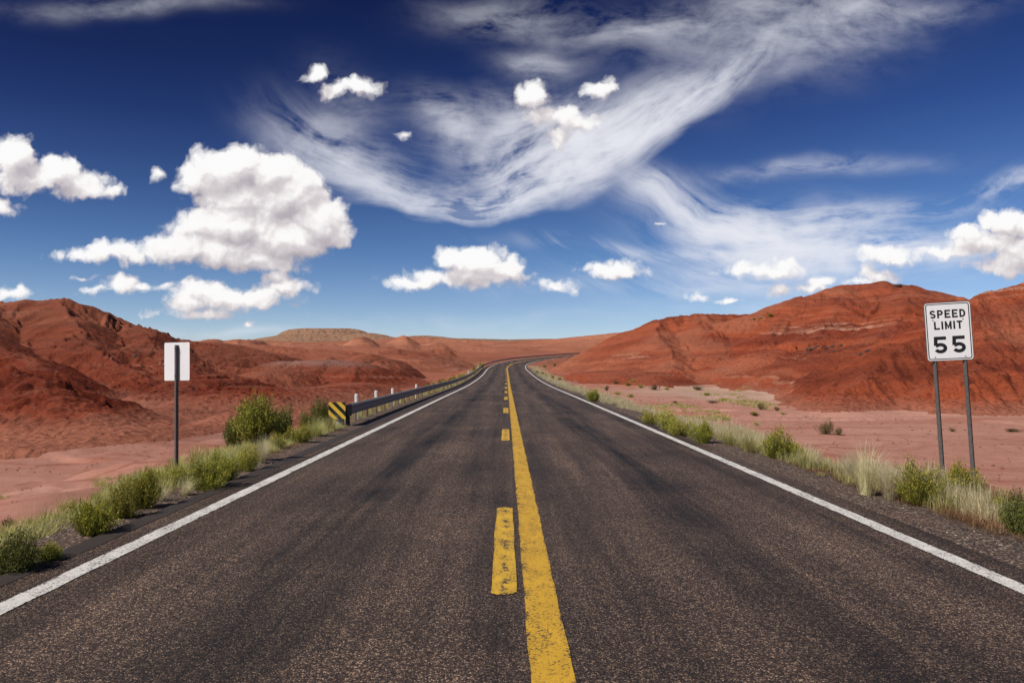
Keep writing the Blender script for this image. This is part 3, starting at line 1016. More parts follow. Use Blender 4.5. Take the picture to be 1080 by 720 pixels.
def plant(kind, px, py, wpx, hpx, label, group=None, Y=None, var=0, cat='shrub'):
    """px,py: foot of the plant in the photograph, wpx,hpx its size there"""
    key = (kind, var)
    # find the ground under that pixel
    d = ray(px, py)
    if Y is None:
        t_ = 2.0
        while t_ < 400:
            p = Vector((0, 0, CAM_H)) + d * t_
            if p.z <= ground_z(p.x, p.y): break
            t_ *= 1.004
        X_, Y_ = p.x, p.y
    else:
        q = uvz(px, Y, py); X_, Y_ = q.x, Y
    # keep off the pavement
    z = ground_z(X_, Y_)
    if key not in made:
        o = PROTO[kind](100 + var * 17 + len(kind)); made[key] = o
    else:
        o = copy_tree(made[key])
    w = wpx / F * Y_; h = hpx / F * Y_
    base_w = {'straw': .8, 'strawg': .7}.get(kind, 1.0)
    base_h = {'straw': .62, 'strawg': .45, 'brown': .5, 'green': .66, 'dark': .68, 'yellow': .64}.get(kind, .66)
    o.location = (X_, Y_, z - .01)
    o.scale = (w / base_w, (w / base_w) * random.uniform(.85, 1.1), h / base_h)
    o.rotation_euler = (0, 0, random.uniform(0, 6.28))
    for k in ('label', 'category', 'group'):
        if k in o: del o[k]
    tag(o, label, cat, group)
    return o


GL = 'shrubs along the left verge'; GRr = 'shrubs along the right verge'; GW = 'scrub on the wash flats'
# left verge, near to far
plant('dark', 14, 606, 84, 52, 'dark green shrub at the left picture edge beside the sealed road edge', GL, var=0)
plant('green', 52, 596, 44, 26, 'low green shrub just right of the dark corner shrub', GL, var=1)
plant('green', 96, 566, 62, 50, 'low green rabbitbrush nearest the camera in the left row of shrubs', GL, var=0)
plant('green', 132, 548, 50, 44, 'second green rabbitbrush in the left row, touching its nearer neighbour', GL, var=2)
plant('green', 152, 538, 56, 46, 'taller green rabbitbrush left of the blank sign post', GL, var=1)
plant('yellow', 178, 516, 50, 36, 'pale yellow-green shrub right behind the foot of the blank sign post', GL, var=0)
plant('green', 214, 518, 62, 42, 'rounded green rabbitbrush just right of the blank sign post', GL, var=2)
plant('green', 240, 508, 36, 34, 'small green shrub between the rounded rabbitbrush and the pale bush', GL, var=0)
plant('yellow', 262, 498, 40, 32, 'bright yellow-green bush at the gravel edge before the largest shrub', GL, var=1)
plant('straw', 276, 490, 34, 32, 'straw-coloured grass tuft in front of the largest shrub', 'dry grass tufts', cat='grass', var=0)
plant('straw', 196, 524, 26, 22, 'pale grass tuft at the foot of the blank sign post', 'dry grass tufts', cat='grass', var=0)
plant('straw', 170, 531, 26, 20, 'pale grass tuft left of the blank sign post by the gravel', 'dry grass tufts', cat='grass', var=1)
plant('bushy', 270, 478, 84, 58, 'largest green shrub, left of the striped guardrail end', GL, Y=17.5, var=1)
plant('dark', 300, 474, 44, 44, 'dark shrub leaning on the right side of the largest shrub', GL, Y=18.5, var=0)
plant('yellow', 292, 476, 30, 22, 'low yellow-green bush in front of the largest shrub on its right', GL, var=1)
plant('dark', 246, 476, 30, 38, 'small dark shrub on the left side of the largest shrub', GL, Y=18.0, var=2)
plant('yellow', 316, 469, 34, 32, 'grey-green bush between the largest shrub and the striped marker', GL, var=0)
plant('strawg', 334, 462, 32, 24, 'grey-green grass clump just left of the striped marker', 'dry grass tufts', cat='grass', var=0)
plant('strawg', 349, 456, 26, 20, 'grey-green grass clump touching the striped marker post', 'dry grass tufts', cat='grass', var=1)
plant('dark', 340, 452, 34, 32, 'dark shrub behind the striped marker', GL, Y=24, var=1)
plant('dark', 322, 452, 28, 26, 'dark shrub behind the grey-green bush by the striped marker', GL, Y=25, var=0)
plant('yellow', 384, 434, 20, 20, 'yellow-green bush behind the first white marker post', GL, Y=31, var=1)
for i, (px, Y_, w, h, k) in enumerate([(398, 36, 18, 14, 'yellow'), (410, 42, 17, 13, 'dark'), (424, 50, 16, 12, 'yellow')]):
    plant(k, px, 430, w, h, ['yellow-green bush behind the guardrail at the second white marker post', 'dark bush behind the guardrail at the third white marker post',
                             'yellow-green bush behind the guardrail before the fourth white marker post'][i], GL, Y=Y_, var=0)
fl = 'distant green shrub in the hedge-like row behind the guardrail'
for i, (px, Y_) in enumerate([(446, 58), (452, 62), (458, 66), (464, 71), (469, 76), (474, 82), (479, 88), (484, 95), (488, 103)]):
    plant('far' if i % 2 else 'fary', px, 400, 11 - i * .4, 11 - i * .5, fl, 'row of shrubs behind the guardrail', Y=Y_, var=i % 2)
plant('far', 507, 388, 8, 8, 'round dark shrub behind the guardrail where the road starts to bend', GL, Y=150, var=0)
plant('far', 500, 389, 6, 5, 'tiny dark shrub just left of the round one at the bend', GL, Y=138, var=1)
plant('brown', 8, 555, 18, 12, 'small scrubby tuft on pink soil at the left picture edge', GW, var=0)
plant('brown', 38, 556, 16, 12, 'small scrubby tuft on pink soil right of its twin', GW, var=0)

# right verge
plant('dark', 1078, 566, 60, 50, 'dark green shrub with yellow tips cut by the right picture edge', GRr, var=1)
plant('green', 1052, 546, 34, 30, 'small green shrub between the sign and the picture edge shrub', GRr, var=0)
plant('green', 975, 534, 72, 50, 'green rabbitbrush with yellow tips at the left sign post', GRr, var=2)
plant('green', 1014, 531, 58, 46, 'green rabbitbrush around the right sign post', GRr, var=1)
plant('straw', 914, 524, 62, 58, 'tallest pale straw grass tuft left of the speed limit sign', 'dry grass tufts', cat='grass', var=0)
plant('straw', 938, 529, 44, 42, 'pale grass tuft between the tallest tuft and the rabbitbrush', 'dry grass tufts', cat='grass', var=1)
plant('straw', 896, 508, 30, 34, 'slim pale grass tuft leftmost near the speed limit sign', 'dry grass tufts', cat='grass', var=1)
plant('strawg', 848, 494, 34, 22, 'green-tinged grass clump between the roadside bush and tall straw grass', 'dry grass tufts', cat='grass', var=0)
plant('green', 818, 484, 52, 34, 'green bush between the gravel and the wash, left of the tall straw grass', GRr, var=2)
plant('green', 834, 486, 28, 24, 'yellow-tipped shrub touching the right side of the verge bush', GRr, var=0)
plant('strawg', 790, 478, 34, 24, 'pale green grass clump left of the verge bush', 'dry grass tufts', cat='grass', var=1)
plant('strawg', 768, 470, 26, 18, 'pale green grass clump right of the round verge bush', 'dry grass tufts', cat='grass', var=0)
plant('green', 742, 468, 36, 26, 'round green bush at the gravel edge in the middle of the right verge', GRr, var=1)
plant('yellow', 718, 461, 36, 28, 'yellow-green shrub left of the round verge bush', GRr, var=0)
plant('yellow', 703, 455, 32, 26, 'yellow-green shrub in the middle of the trio on the right verge', GRr, var=1)
plant('yellow', 687, 448, 28, 21, 'yellow-green shrub farthest of the trio on the right verge', GRr, var=0)
plant('green', 625, 424, 20, 17, 'lone round dark green bush close to the white line ahead of the bend', GRr, Y=37, var=0)
fr_ = 'tiny dark shrub dotted along the inner verge of the bend'
for i, (px, Y_) in enumerate([(566, 120), (572, 112), (577, 104), (583, 98), (590, 92), (596, 86), (574, 160), (585, 175)]):
    plant('far', px, 392, 5.5, 4.5, fr_, 'tiny shrubs at the bend', Y=Y_, var=i % 2)
fw = 'small dull green scrub plant on the flats before the right hills'
for i, (px, py, w, h) in enumerate([(650, 405, 9, 5), (662, 407, 11, 6), (676, 409, 9, 6), (690, 411, 12, 6), (668, 403, 8, 4), (703, 411, 10, 4), (735, 411, 14, 5), (745, 417, 14, 5), (765, 422, 16, 5),
                                    (640, 412, 9, 6), (652, 416, 10, 6), (665, 419, 10, 6), (752, 425, 14, 4), (795, 437, 16, 5), (766, 443, 14, 5), (712, 426, 10, 4), (826, 437, 8, 4)]):
    plant('brown' if i % 3 == 0 else 'scrub', px, py, w * 1.25, h, fw, GW, var=i % 2)
plant('brown', 803, 432, 14, 8, 'darker brown scrub on the flats at the foot of the near right hill', GW, var=1)
plant('brown', 819, 433, 9, 6, 'small brown scrub just right of the darker brown one', GW, var=0)
plant('strawg', 798, 449, 12, 6, 'pale scrub patch in the middle of the right flats', GW, var=0)
plant('brown', 872, 458, 26, 18, 'tan bushy scrub standing alone on the wash left of the sign', GW, var=0)
plant('brown', 884, 459, 16, 9, 'low tan scrub beside the lone bushy one', GW, var=1)
plant('brown', 1005, 455, 10, 5, 'small tan scrub on the wash between the sign posts', GW, var=0)
plant('brown', 1068, 455, 26, 4, 'flat brown scrub on the wash at the right edge', GW, var=1)
fh = 'tiny dark bush on the bare slope of the right ridge'
for i, (px, py, Y_) in enumerate([(812, 334, None), (802, 337, None), (796, 338, None)]):
    plant('far', px, py, 8 if i == 0 else 5, 5 if i == 0 else 3, fh, 'bushes on the right ridge', var=0)


# ground-cover grass: one uncountable layer on each verge
def verge(name, label, n, fn, m_, h, nb, w):
    r = np.random.default_rng(len(name) + n)
    VV_, FF = [], []; off = 0
    for k in range(n):
        x, y, sc = fn(r)
        pv = float(vnoise(np.array([x * .8]), np.array([y * .45]), 31)[0])
        if pv < .30: continue
        sc *= .6 + .7 * pv
        z = ground_z(x, y)
        V, Fq = blades(r, max(5, int(nb * min(1.0, 16 / max(y, 8)) + 4)), .16 * sc, h * sc * r.uniform(.5, 1.2), w * (1 + y / 22), base=.10 * sc + .002 * y)
        V = V + np.array([x, y, z - .01]); VV_.append(V); FF.append(Fq + off); off += len(V)
    o = np_mesh(name, np.concatenate(VV_), np.concatenate(FF), m_)
    tag(o, label, 'grass', kind='stuff')


def yr(r, a, b, p=1.6): return a + (b - a) * r.random() ** p
verge('dry_grass', 'thin pale straw grass growing along the right verge up to the bend', 3400,
      lambda r: (lambda y: (5.0 + r.gamma(2.0, .36) * (1 + y / 160) + (0 if y > 14 else .25) - (.45 if y > 30 else 0), y, r.uniform(.5, 1.0)))(yr(r, 8.5, 165, 1.35)), M['straw'], .42, 60, .0026)
verge('green_grass', 'thin green-tinged grass among the shrubs of the right verge', 900,
      lambda r: (lambda y: (4.9 + r.gamma(2.0, .4), y, r.uniform(.5, .9)))(yr(r, 9, 120)), M['straw_g'], .32, 45, .003)
verge('brown_grass', 'low brown dead grass around the foot of the speed limit sign', 520,
      lambda r: (r.uniform(4.95, 7.0), yr(r, 7.4, 13.5, 1), r.uniform(.5, 1.0)), M['straw_b'], .16, 60, .0025)
verge('left_verge_grass', 'thin straw and green grass among the shrubs of the left verge', 1500,
      lambda r: (lambda y: (-4.55 - r.gamma(2.0, .34), y, r.uniform(.5, .95)))(yr(r, 5.5, 24, 1)), M['straw_g'], .28, 50, .0025)
verge('brown_grass', 'low brown dead grass along the left gravel edge', 700,
      lambda r: (lambda y: (-4.4 - r.gamma(1.5, .3), y, r.uniform(.4, .8)))(yr(r, 5, 22, 1)), M['straw_b'], .13, 50, .0025)
verge('rail_side_grass', 'straw and green grass growing under and behind the guardrail', 1700,
      lambda r: (lambda y: (-4.75 - r.gamma(2.0, .45), y, r.uniform(.5, 1.1)))(yr(r, 22, 175, 1.2)), M['straw_g'], .42, 60, .003)
def flat_patch(r):
    while True:
        y = r.uniform(36, 96); x = r.uniform(5.5, 7 + (y - 30) * .55)
        if vnoise(np.array([x * .35 + 3]), np.array([y * .16]), 99)[0] > .66 and ground_z(x, y) < -.4: return (x, y, r.uniform(.5, 1.3))
verge('flats_grass', 'sparse low olive and tan grass in patches on the flats before the right hills', 900, flat_patch, M['straw_g'], .20, 60, .004)


# ------------------------------------------------------------------ signs
def u_channel(bm, x, y, z0, z1, w=.055, d=.032, t=.006):
    """hat-section post, flange side at +y; x,y its centre"""
    pr = [(-w / 2 - .012, 0), (-w / 2, 0), (-w / 4, -d), (w / 4, -d), (w / 2, 0), (w / 2 + .012, 0),
          (w / 2 + .012, t), (w / 2 - t, t), (w / 4 - t * .6, -d + t), (-w / 4 + t * .6, -d + t), (-w / 2 + t, t), (-w / 2 - .012, t)]
    bm_sweep(bm, pr, [(Vector((x, y, z0)), Vector((1, 0, 0)), Vector((0, 1, 0))), (Vector((x, y, z1)), Vector((1, 0, 0)), Vector((0, 1, 0)))])


def rrect(w, h, r, n=6):
    P = []
    for cx, cz, a0 in ((w / 2 - r, h / 2 - r, 0), (-w / 2 + r, h / 2 - r, 90), (-w / 2 + r, -h / 2 + r, 180), (w / 2 - r, -h / 2 + r, 270)):
        for k in range(n + 1):
            a = R(a0 + 90 * k / n); P.append((cx + r * math.cos(a), cz + r * math.sin(a)))
    return P


def plate(bm, P, y0, y1, cx=0, cz=0):
    a = [bm.verts.new((cx + p[0], y0, cz + p[1])) for p in P]; b = [bm.verts.new((cx + p[0], y1, cz + p[1])) for p in P]
    n = len(P)
    bm.faces.new(a); bm.faces.new(b[::-1])
    for i in range(n): bm.faces.new((a[i], b[i], b[(i + 1) % n], a[(i + 1) % n]))


def frame_ring(bm, Po, Pi, y0, y1, cz=0):
    n = len(Po)
    vo = [bm.verts.new((p[0], y0, cz + p[1])) for p in Po]; vi = [bm.verts.new((p[0], y0, cz + p[1])) for p in Pi]
    wo = [bm.verts.new((p[0], y1, cz + p[1])) for p in Po]; wi = [bm.verts.new((p[0], y1, cz + p[1])) for p in Pi]
    for i in range(n):
        j = (i + 1) % n
        bm.faces.new((vo[i], vo[j], vi[j], vi[i])); bm.faces.new((wo[i], wi[i], wi[j], wo[j]))
        bm.faces.new((vo[i], wo[i], wo[j], vo[j])); bm.faces.new((vi[i], vi[j], wi[j], wi[i]))


# stroke lettering in the manner of highway capitals, drawn on a unit-height grid
def stroke(bm, pts, w, y, close=False):
    """thick polyline ribbon with mitred joints, extruded slightly towards -y"""
    n = len(pts); P = [Vector((p[0], p[1])) for p in pts]
    Ls, Rs = [], []
    for i in range(n):
        if close: a, b = P[i - 1], P[(i + 1) % n]
        else: a, b = P[max(i - 1, 0)], P[min(i + 1, n - 1)]
        d1 = (P[i] - a); d2 = (b - P[i])
        d1 = d1.normalized() if d1.length > 1e-9 else d2.normalized(); d2 = d2.normalized() if d2.length > 1e-9 else d1
        tdir = (d1 + d2).normalized(); nrm = Vector((-tdir.y, tdir.x))
        c = max(.5, nrm.dot(Vector((-d1.y, d1.x))))
        Ls.append(P[i] + nrm * (w / 2 / c)); Rs.append(P[i] - nrm * (w / 2 / c))
    rng_ = range(n if close else n - 1)
    for i in rng_:
        j = (i + 1) % n
        vs = [bm.verts.new((q.x, y, q.y)) for q in (Ls[i], Rs[i], Rs[j], Ls[j])]
        bm.faces.new(vs)


def arcpts(cx, cy, rx, ry, a0, a1, n=10):
    return [(cx + rx * math.cos(R(a0 + (a1 - a0) * k / n)), cy + ry * math.sin(R(a0 + (a1 - a0) * k / n))) for k in range(n + 1)]


def glyph(bm, ch, x, z, h, wd, sw, y):
    """x,z lower-left corner; h height; wd width; sw stroke width"""
    s2 = sw / 2
    T = lambda pts: [(x + p[0], z + p[1]) for p in pts]
    l, r_, b, t_ = s2, wd - s2, s2, h - s2
    if ch == 'S':
        ry = (h - sw) / 4; rx = (wd - sw) / 2; cx = wd / 2
        pts = arcpts(cx, t_ - ry, rx, ry, 20, 270, 14) + arcpts(cx, b + ry, rx, ry, 90, -160, 14)[1:]
        stroke(bm, T(pts), sw, y)
    elif ch == 'P':
        stroke(bm, T([(l, 0), (l, h)]), sw, y)
        ry = h * .27 - s2 * .5
        stroke(bm, T([(0, t_), (r_ - ry, t_)] + arcpts(r_ - ry, t_ - ry, ry, ry, 90, -90, 10)[1:] + [(0, t_ - 2 * ry)]), sw, y - .0003)
    elif ch == 'E':
        stroke(bm, T([(l, 0), (l, h)]), sw, y)
        for zz, ww in ((t_, wd), (h / 2, wd * .86), (b, wd)): stroke(bm, T([(0, zz), (ww, zz)]), sw, y - .0003)
    elif ch == 'D':
        stroke(bm, T([(l, 0), (l, h)]), sw, y)
        rr_ = wd * .5
        stroke(bm, T([(0, t_), (r_ - rr_, t_)] + arcpts(r_ - rr_, t_ - rr_, rr_, rr_, 90, 0, 8)[1:] + arcpts(r_ - rr_, b + rr_, rr_, rr_, 0, -90, 8) + [(0, b)]), sw, y - .0003)
    elif ch == 'L':
        stroke(bm, T([(l, 0), (l, h)]), sw, y); stroke(bm, T([(0, b), (wd, b)]), sw, y - .0003)
    elif ch == 'I':
        stroke(bm, T([(wd / 2, 0), (wd / 2, h)]), sw, y)
    elif ch == 'M':
        stroke(bm, T([(l, 0), (l, h)]), sw, y); stroke(bm, T([(r_, 0), (r_, h)]), sw, y)
        stroke(bm, T([(l, h - s2 * .6), (wd / 2, h * .22), (r_, h - s2 * .6)]), sw * .9, y - .0003)
    elif ch == 'T':
        stroke(bm, T([(wd / 2, 0), (wd / 2, h)]), sw, y); stroke(bm, T([(0, t_), (wd, t_)]), sw, y - .0003)
    elif ch == '5':
        stroke(bm, T([(wd * .96, t_), (l * 1.35, t_), (l * 1.1, h * .46)]), sw, y)
        rx = (wd - sw) / 2; ry = (h * .62 - sw) / 2
        pts = [(l * 1.1, h * .46)] + arcpts(wd / 2, b + ry, rx, ry, 128, -155, 20)
        stroke(bm, T(pts), sw, y - .0003)


def word(bm, text, cx, z, h, sw, wd, gap, y):
    ws = [wd.get(c, wd['*']) for c in text]
    tot = sum(ws) + gap * (len(text) - 1)
    x = cx - tot / 2
    for c, w in zip(text, ws):
        glyph(bm, c, x, z, h, w, sw, y); x += w + gap


def speed_sign():
    Y = 11.7
    bl = uvz(1001.5, Y, 379.5)
    pxm = Y / F
    W_, H_ = 44.5 * pxm, 61.5 * pxm
    base = Vector((uvz(1001.5, Y).x + .125, Y, ground_z(uvz(1001.5, Y).x, Y) - .02))
    root = empty('speed_limit_sign', base)
    tag(root, 'white speed limit 55 sign on two leaning grey steel posts at the right verge', 'road sign')
    lean = R(-2.75)
    zb = bl.z - base.z                  # lower edge of the panel
    inner = Matrix.Rotation(lean, 4, 'Y')
    cz = zb + H_ / 2

    def fin_(bm, name, m_, par, smooth=False):
        bm.transform(inner)
        return bm_obj(name, bm, m_, par, smooth)
    bm = bmesh.new(); plate(bm, rrect(W_, H_, .045), -.003, 0, 0, cz)
    panel = fin_(bm, 'panel', M['sign_white'], root)
    # grey rolled edge of the sheet
    bm = bmesh.new(); frame_ring(bm, rrect(W_ + .012, H_ + .012, .05), rrect(W_ - .004, H_ - .004, .043), -.005, .003, cz)
    fin_(bm, 'rim', M['post_grey'], panel)
    bm = bmesh.new(); frame_ring(bm, rrect(W_ - .034, H_ - .034, .034), rrect(W_ - .060, H_ - .060, .024), -.0042, -.0032, cz)
    fin_(bm, 'border', M['sign_black'], panel)
    bm = bmesh.new()
    yq = -.0045
    word(bm, 'SPEED', 0, cz + H_ * .232, H_ * .14, .0255, {'*': .083, 'I': .03}, .022, yq)
    fin_(bm, 'lettering', M['sign_black'], panel); bm = bmesh.new()
    word(bm, 'LIMIT', 0, cz + H_ * .035, H_ * .14, .0255, {'*': .082, 'I': .026, 'M': .096, 'T': .080}, .023, yq)
    fin_(bm, 'lettering', M['sign_black'], panel); bm = bmesh.new()
    word(bm, '5', -.131, cz - H_ * .375, H_ * .29, .052, {'*': .19}, .072, yq)
    fin_(bm, 'lettering', M['sign_black'], panel); bm = bmesh.new()
    word(bm, '5', .131, cz - H_ * .375, H_ * .29, .052, {'*': .19}, .072, yq)
    fin_(bm, 'lettering', M['sign_black'], panel)
    # make sure lettering faces the road
    for sx, lab in ((-.215, 0), (.212, 1)):
        bm = bmesh.new(); u_channel(bm, sx, .004 + .026, -.25, cz + H_ * .46, .040, .026)
        fin_(bm, 'post', M['post_grey'], root)
    for sx, sz in ((-.215, cz + H_ * .2035), (.212, cz + H_ * .2035), (-.215, cz - H_ * .44), (.212, cz - H_ * .44)):
        bm = bmesh.new()
        bmesh.ops.create_cone(bm, cap_ends=True, segments=8, radius1=.009, radius2=.008, depth=.008,
                              matrix=Matrix.Translation((sx, -.007, sz)) @ Matrix.Rotation(R(90), 4, 'X'))
        fin_(bm, 'bolt', M['bolt'], root)
    root.rotation_euler = (0, 0, R(-13))
    return root


speed_sign()


def blank_sign():
    Y = 13.0
    base = Vector((uvz(186.3, Y).x, Y, ground_z(uvz(186.3, Y).x, Y)))
    root = empty('road_sign', (base.x + .03, base.y, base.z))
    tag(root, 'blank white back of a small sign on one dark steel post in the left shrubs', 'road sign')
    pxm = Y / F
    W_, H_ = 30 * pxm, 40 * pxm
    top = uvz(185, Y, 361).z - base.z
    inner = Matrix.Rotation(R(-.9), 4, 'Y')
    bm = bmesh.new(); plate(bm, rrect(W_, H_, .02), 0, .003, 0, top - H_ / 2); bm.transform(inner)
    bm_obj('panel', bm, M['sign_back'], root)
    bm = bmesh.new(); u_channel(bm, 0, -.012, -.3, top - .045, .05, .035); bm.transform(inner)
    bm_obj('post', bm, M['post_grey'], root)
    for sz in (top - .1, top - H_ + .08):
        bm = bmesh.new()
        bmesh.ops.create_cone(bm, cap_ends=True, segments=6, radius1=.011, radius2=.011, depth=.012,
                              matrix=Matrix.Translation((0, -.054, sz)) @ Matrix.Rotation(R(90), 4, 'X'))
        bm.transform(inner); bm_obj('bolt', bm, M['bolt'], root)
    root.rotation_euler = (0, 0, R(-13))


blank_sign()


# ------------------------------------------------------------------ guardrail
def guardrail():
    OFF = -4.62; S0, S1 = 21.8, 255
    x0, y0, z0 = road_pt(S0, OFF)
    root = empty('guardrail', (x0, y0, 0))
    tag(root, 'long grey steel guardrail on timber posts along the left road edge to the bend', 'guardrail')
    inv = Vector((-x0, -y0, 0))
    # W-beam profile: (out towards road, up)
    TOP = .56
    pr = [(-.012, .0), (.022, -.010), (.052, -.034), (.055, -.078), (.005, -.110), (.0, -.155), (.005, -.200), (.055, -.232), (.05, -.270), (.004, -.292), (.0, -.310)]
    th = .004
    prof = [(a, b) for a, b in pr] + [(a - th, b) for a, b in pr[::-1]]
    bm = bmesh.new()
    S = np.arange(S0, S1, 1.2)
    pth = []
    for s_ in S:
        x, y, z = road_pt(s_, OFF)
        nx = float(np.interp(s_, arc, NRM[:, 0])); ny = float(np.interp(s_, arc, NRM[:, 1]))
        pth.append((Vector((x, y, z + TOP)) + inv, Vector((nx, ny, 0)), Vector((0, 0, 1))))
    bm_sweep(bm, prof, pth)
    bm_obj('beam', bm, M['rail'], root, False)
    # lapped joints: a second sheet sleeved over the first every 3.8 m
    for kx, s_ in enumerate(np.arange(S0 + 4.2, 92, 3.81)):
        bm = bmesh.new(); pl_ = []
        for ds in (0, .16, .32):
            x, y, z = road_pt(s_ + ds, OFF + .004)
            nx = float(np.interp(s_, arc, NRM[:, 0])); ny = float(np.interp(s_, arc, NRM[:, 1]))
            pl_.append((Vector((x, y, z + TOP + .002)) + inv, Vector((nx, ny, 0)), Vector((0, 0, 1.012))))
        bm_sweep(bm, prof, pl_)
        for ds in (.05, .27):
            for bz in (-.045, -.265):
                x, y, z = road_pt(s_ + ds, OFF + .06)
                bmesh.ops.create_cone(bm, cap_ends=True, segments=6, radius1=.016, radius2=.012, depth=.014,
                                      matrix=Matrix.Translation(Vector((x, y, z + TOP + bz)) + inv) @ Matrix.Rotation(R(90), 4, 'Y'))
        bm_obj('lap_joint', bm, M['rail'], root)
    # timber posts with block-outs
    posts = [S0 + .35 + 1.905 * k for k in range(12)]
    while posts[-1] + 3.81 < S1: posts.append(posts[-1] + 3.81)
    pm = None
    for s_ in posts:
        x, y, z = road_pt(s_, OFF - .2)
        ang = math.atan2(float(np.interp(s_, arc, NRM[:, 1])), float(np.interp(s_, arc, NRM[:, 0])))
        if pm is None:
            bm = bmesh.new(); bm_box(bm, -.085, .085, -.075, .075, -.45, TOP - .02, .008)
            o = bm_obj('post', bm, M['wood'], root); pm = o
            bm = bmesh.new(); bm_box(bm, .088, .19, -.07, .07, TOP - .31, TOP - .03, .006)
            b0 = bm_obj('block', bm, M['wood'], o)
        else:
            o = pm.copy(); COL.objects.link(o); o.parent = root
            b = b0.copy(); COL.objects.link(b); b.parent = o
        gzv = ground_z(x, y)
        o.location = (x - x0, y - y0, z); o.rotation_euler = (0, 0, ang + random.uniform(-.04, .04))
    # end section: dark buffer shoe wrapping the beam end
    bm = bmesh.new()
    bm_box(bm, -.02, .075, -.05, .62, TOP - .335, TOP + .012, .02)
    bm_obj('end_shoe', bm, M['rail_end'], root)
    # striped marker panel facing the driver
    PX = -.20; PZ = TOP - .145; S_ = .48
    bm = bmesh.new(); plate(bm, rrect(S_, S_, .02), -.118, -.112, PX, PZ)
    mk = bm_obj('striped_marker', bm, M['sign_yellow'], root)
    bm = bmesh.new()
    h = S_ / 2 - .002
    for c in (-.42, -.14, .14, .42):                       # bands falling towards the road, clipped to the panel
        poly = []
        c0, c1 = (c - .07) * S_ / .48, (c + .07) * S_ / .48
        # region c0 <= x+z <= c1 inside the square
        def clip(poly, f):
            out = []
            for i in range(len(poly)):
                a, b = poly[i], poly[(i + 1) % len(poly)]; fa, fb = f(a), f(b)
                if fa >= 0: out.append(a)
                if (fa >= 0) != (fb >= 0):
                    t_ = fa / (fa - fb); out.append((a[0] + (b[0] - a[0]) * t_, a[1] + (b[1] - a[1]) * t_))
            return out
        poly = clip([(-h, -h), (h, -h), (h, h), (-h, h)], lambda p: p[0] + p[1] - c0)
        if poly: poly = clip(poly, lambda p: c1 - p[0] - p[1])
        if len(poly) > 2: plate(bm, poly, -.1205, -.1185, PX, PZ)
    bm_obj('stripe', bm, M['sign_black'], mk)
    bm = bmesh.new(); bm_box(bm, PX - .02, PX + .16, -.10, .02, PZ - .05, PZ + .05, .008)
    bm_obj('bracket', bm, M['rail_end'], mk)
    # round concrete footing and post under the marker
    bm = bmesh.new()
    bmesh.ops.create_cone(bm, cap_ends=True, segments=20, radius1=.15, radius2=.12, depth=.42, matrix=Matrix.Translation((PX + .02, .05, .03)))
    bmesh.ops.bevel(bm, geom=[e for e in bm.edges if e.calc_face_angle(0) > 1], offset=.02, segments=2, affect='EDGES')
    bm_obj('footing', bm, M['concrete'], root, False)
    bm = bmesh.new(); bm_box(bm, .02, .12, .02, .14, -.4, TOP - .3, .006)
    bm_obj('end_post', bm, M['rail_end'], root)


guardrail()


def delineator(px, Y, top_py, label):
    p = uvz(px, Y, top_py)
    g = ground_z(p.x, Y)
    root = empty('marker_post', (p.x, Y, g))
    tag(root, label, 'marker post', 'white marker posts behind the guardrail')
    h = p.z - g
    w = .115
    bm = bmesh.new()
    # flat flexible blade with a curved section and rounded top
    pr = [(-w / 2, .012), (-w / 4, 0), (w / 4, 0), (w / 2, .012), (w / 2, .020), (w / 4, .008), (-w / 4, .008), (-w / 2, .020)]
    X_, Y_ = Vector((1, 0, 0)), Vector((0, 1, 0))
    bm_sweep(bm, pr, [(Vector((0, 0, -.2)), X_, Y_), (Vector((0, 0, h - .03)), X_, Y_), (Vector((0, 0, h)), X_ * .75, Y_)])
    bm_obj('blade', bm, M['deli'], root)
    bm = bmesh.new(); bm_box(bm, -.025, .025, -.004, -.001, h - .14, h - .06, 0)
    bm_obj('reflector', bm, M['deli'], root)
    root.rotation_euler = (R(random.uniform(-2, 2)), R(random.uniform(-1, 1)), 0)


for px, Y, ty, lab in ((376, 24.8, 415, 'nearest white marker post, behind the guardrail beside the striped panel'),
                       (396.7, 28.6, 411.5, 'second white marker post behind the guardrail from the striped panel'),
                       (414, 32.9, 409.2, 'third white marker post behind the guardrail from the striped panel'),
                       (439, 42.5, 405, 'fourth white marker post behind the guardrail, before the row of shrubs'),
                       (494, 112, 390.3, 'fifth white marker post, tiny, at the end of the row of shrubs'),
                       (504.5, 145, 385.5, 'farthest white marker post beside the round shrub at the bend')):
    delineator(px, Y, ty, lab)


# ------------------------------------------------------------------ rocks
def rock(px, py, wpx, hpx, label, seed, Y=None, group=None):
    r = random.Random(seed)
    d = ray(px, py); t_ = 3.0
    while t_ < 400:
        p = Vector((0, 0, CAM_H)) + d * t_
        if p.z <= ground_z(p.x, p.y): break
        t_ *= 1.003
    w = wpx / F * p.y; h = hpx / F * p.y
    bm = bmesh.new()
    bmesh.ops.create_icosphere(bm, subdivisions=3, radius=.5)
    pl = [(Vector((r.gauss(0, 1), r.gauss(0, 1), r.gauss(0, 1))).normalized(), r.uniform(.26, .42)) for _ in range(9)]
    for v in bm.verts:
        for n_, dd in pl:
            e = v.co.dot(n_)
            if e > dd: v.co -= n_ * (e - dd) * .9
        v.co *= 1 + r.uniform(-.03, .03)
        v.co.x *= w * 1.2; v.co.y *= w * .9; v.co.z *= h * 1.6
    o = bm_obj('boulder', bm, M['rock'])
    o.location = (p.x, p.y, p.z + h * .1)
    o.rotation_euler = (r.uniform(-.1, .1), r.uniform(-.1, .1), r.uniform(-.3, .3))
    tag(o, label, 'rock', group)


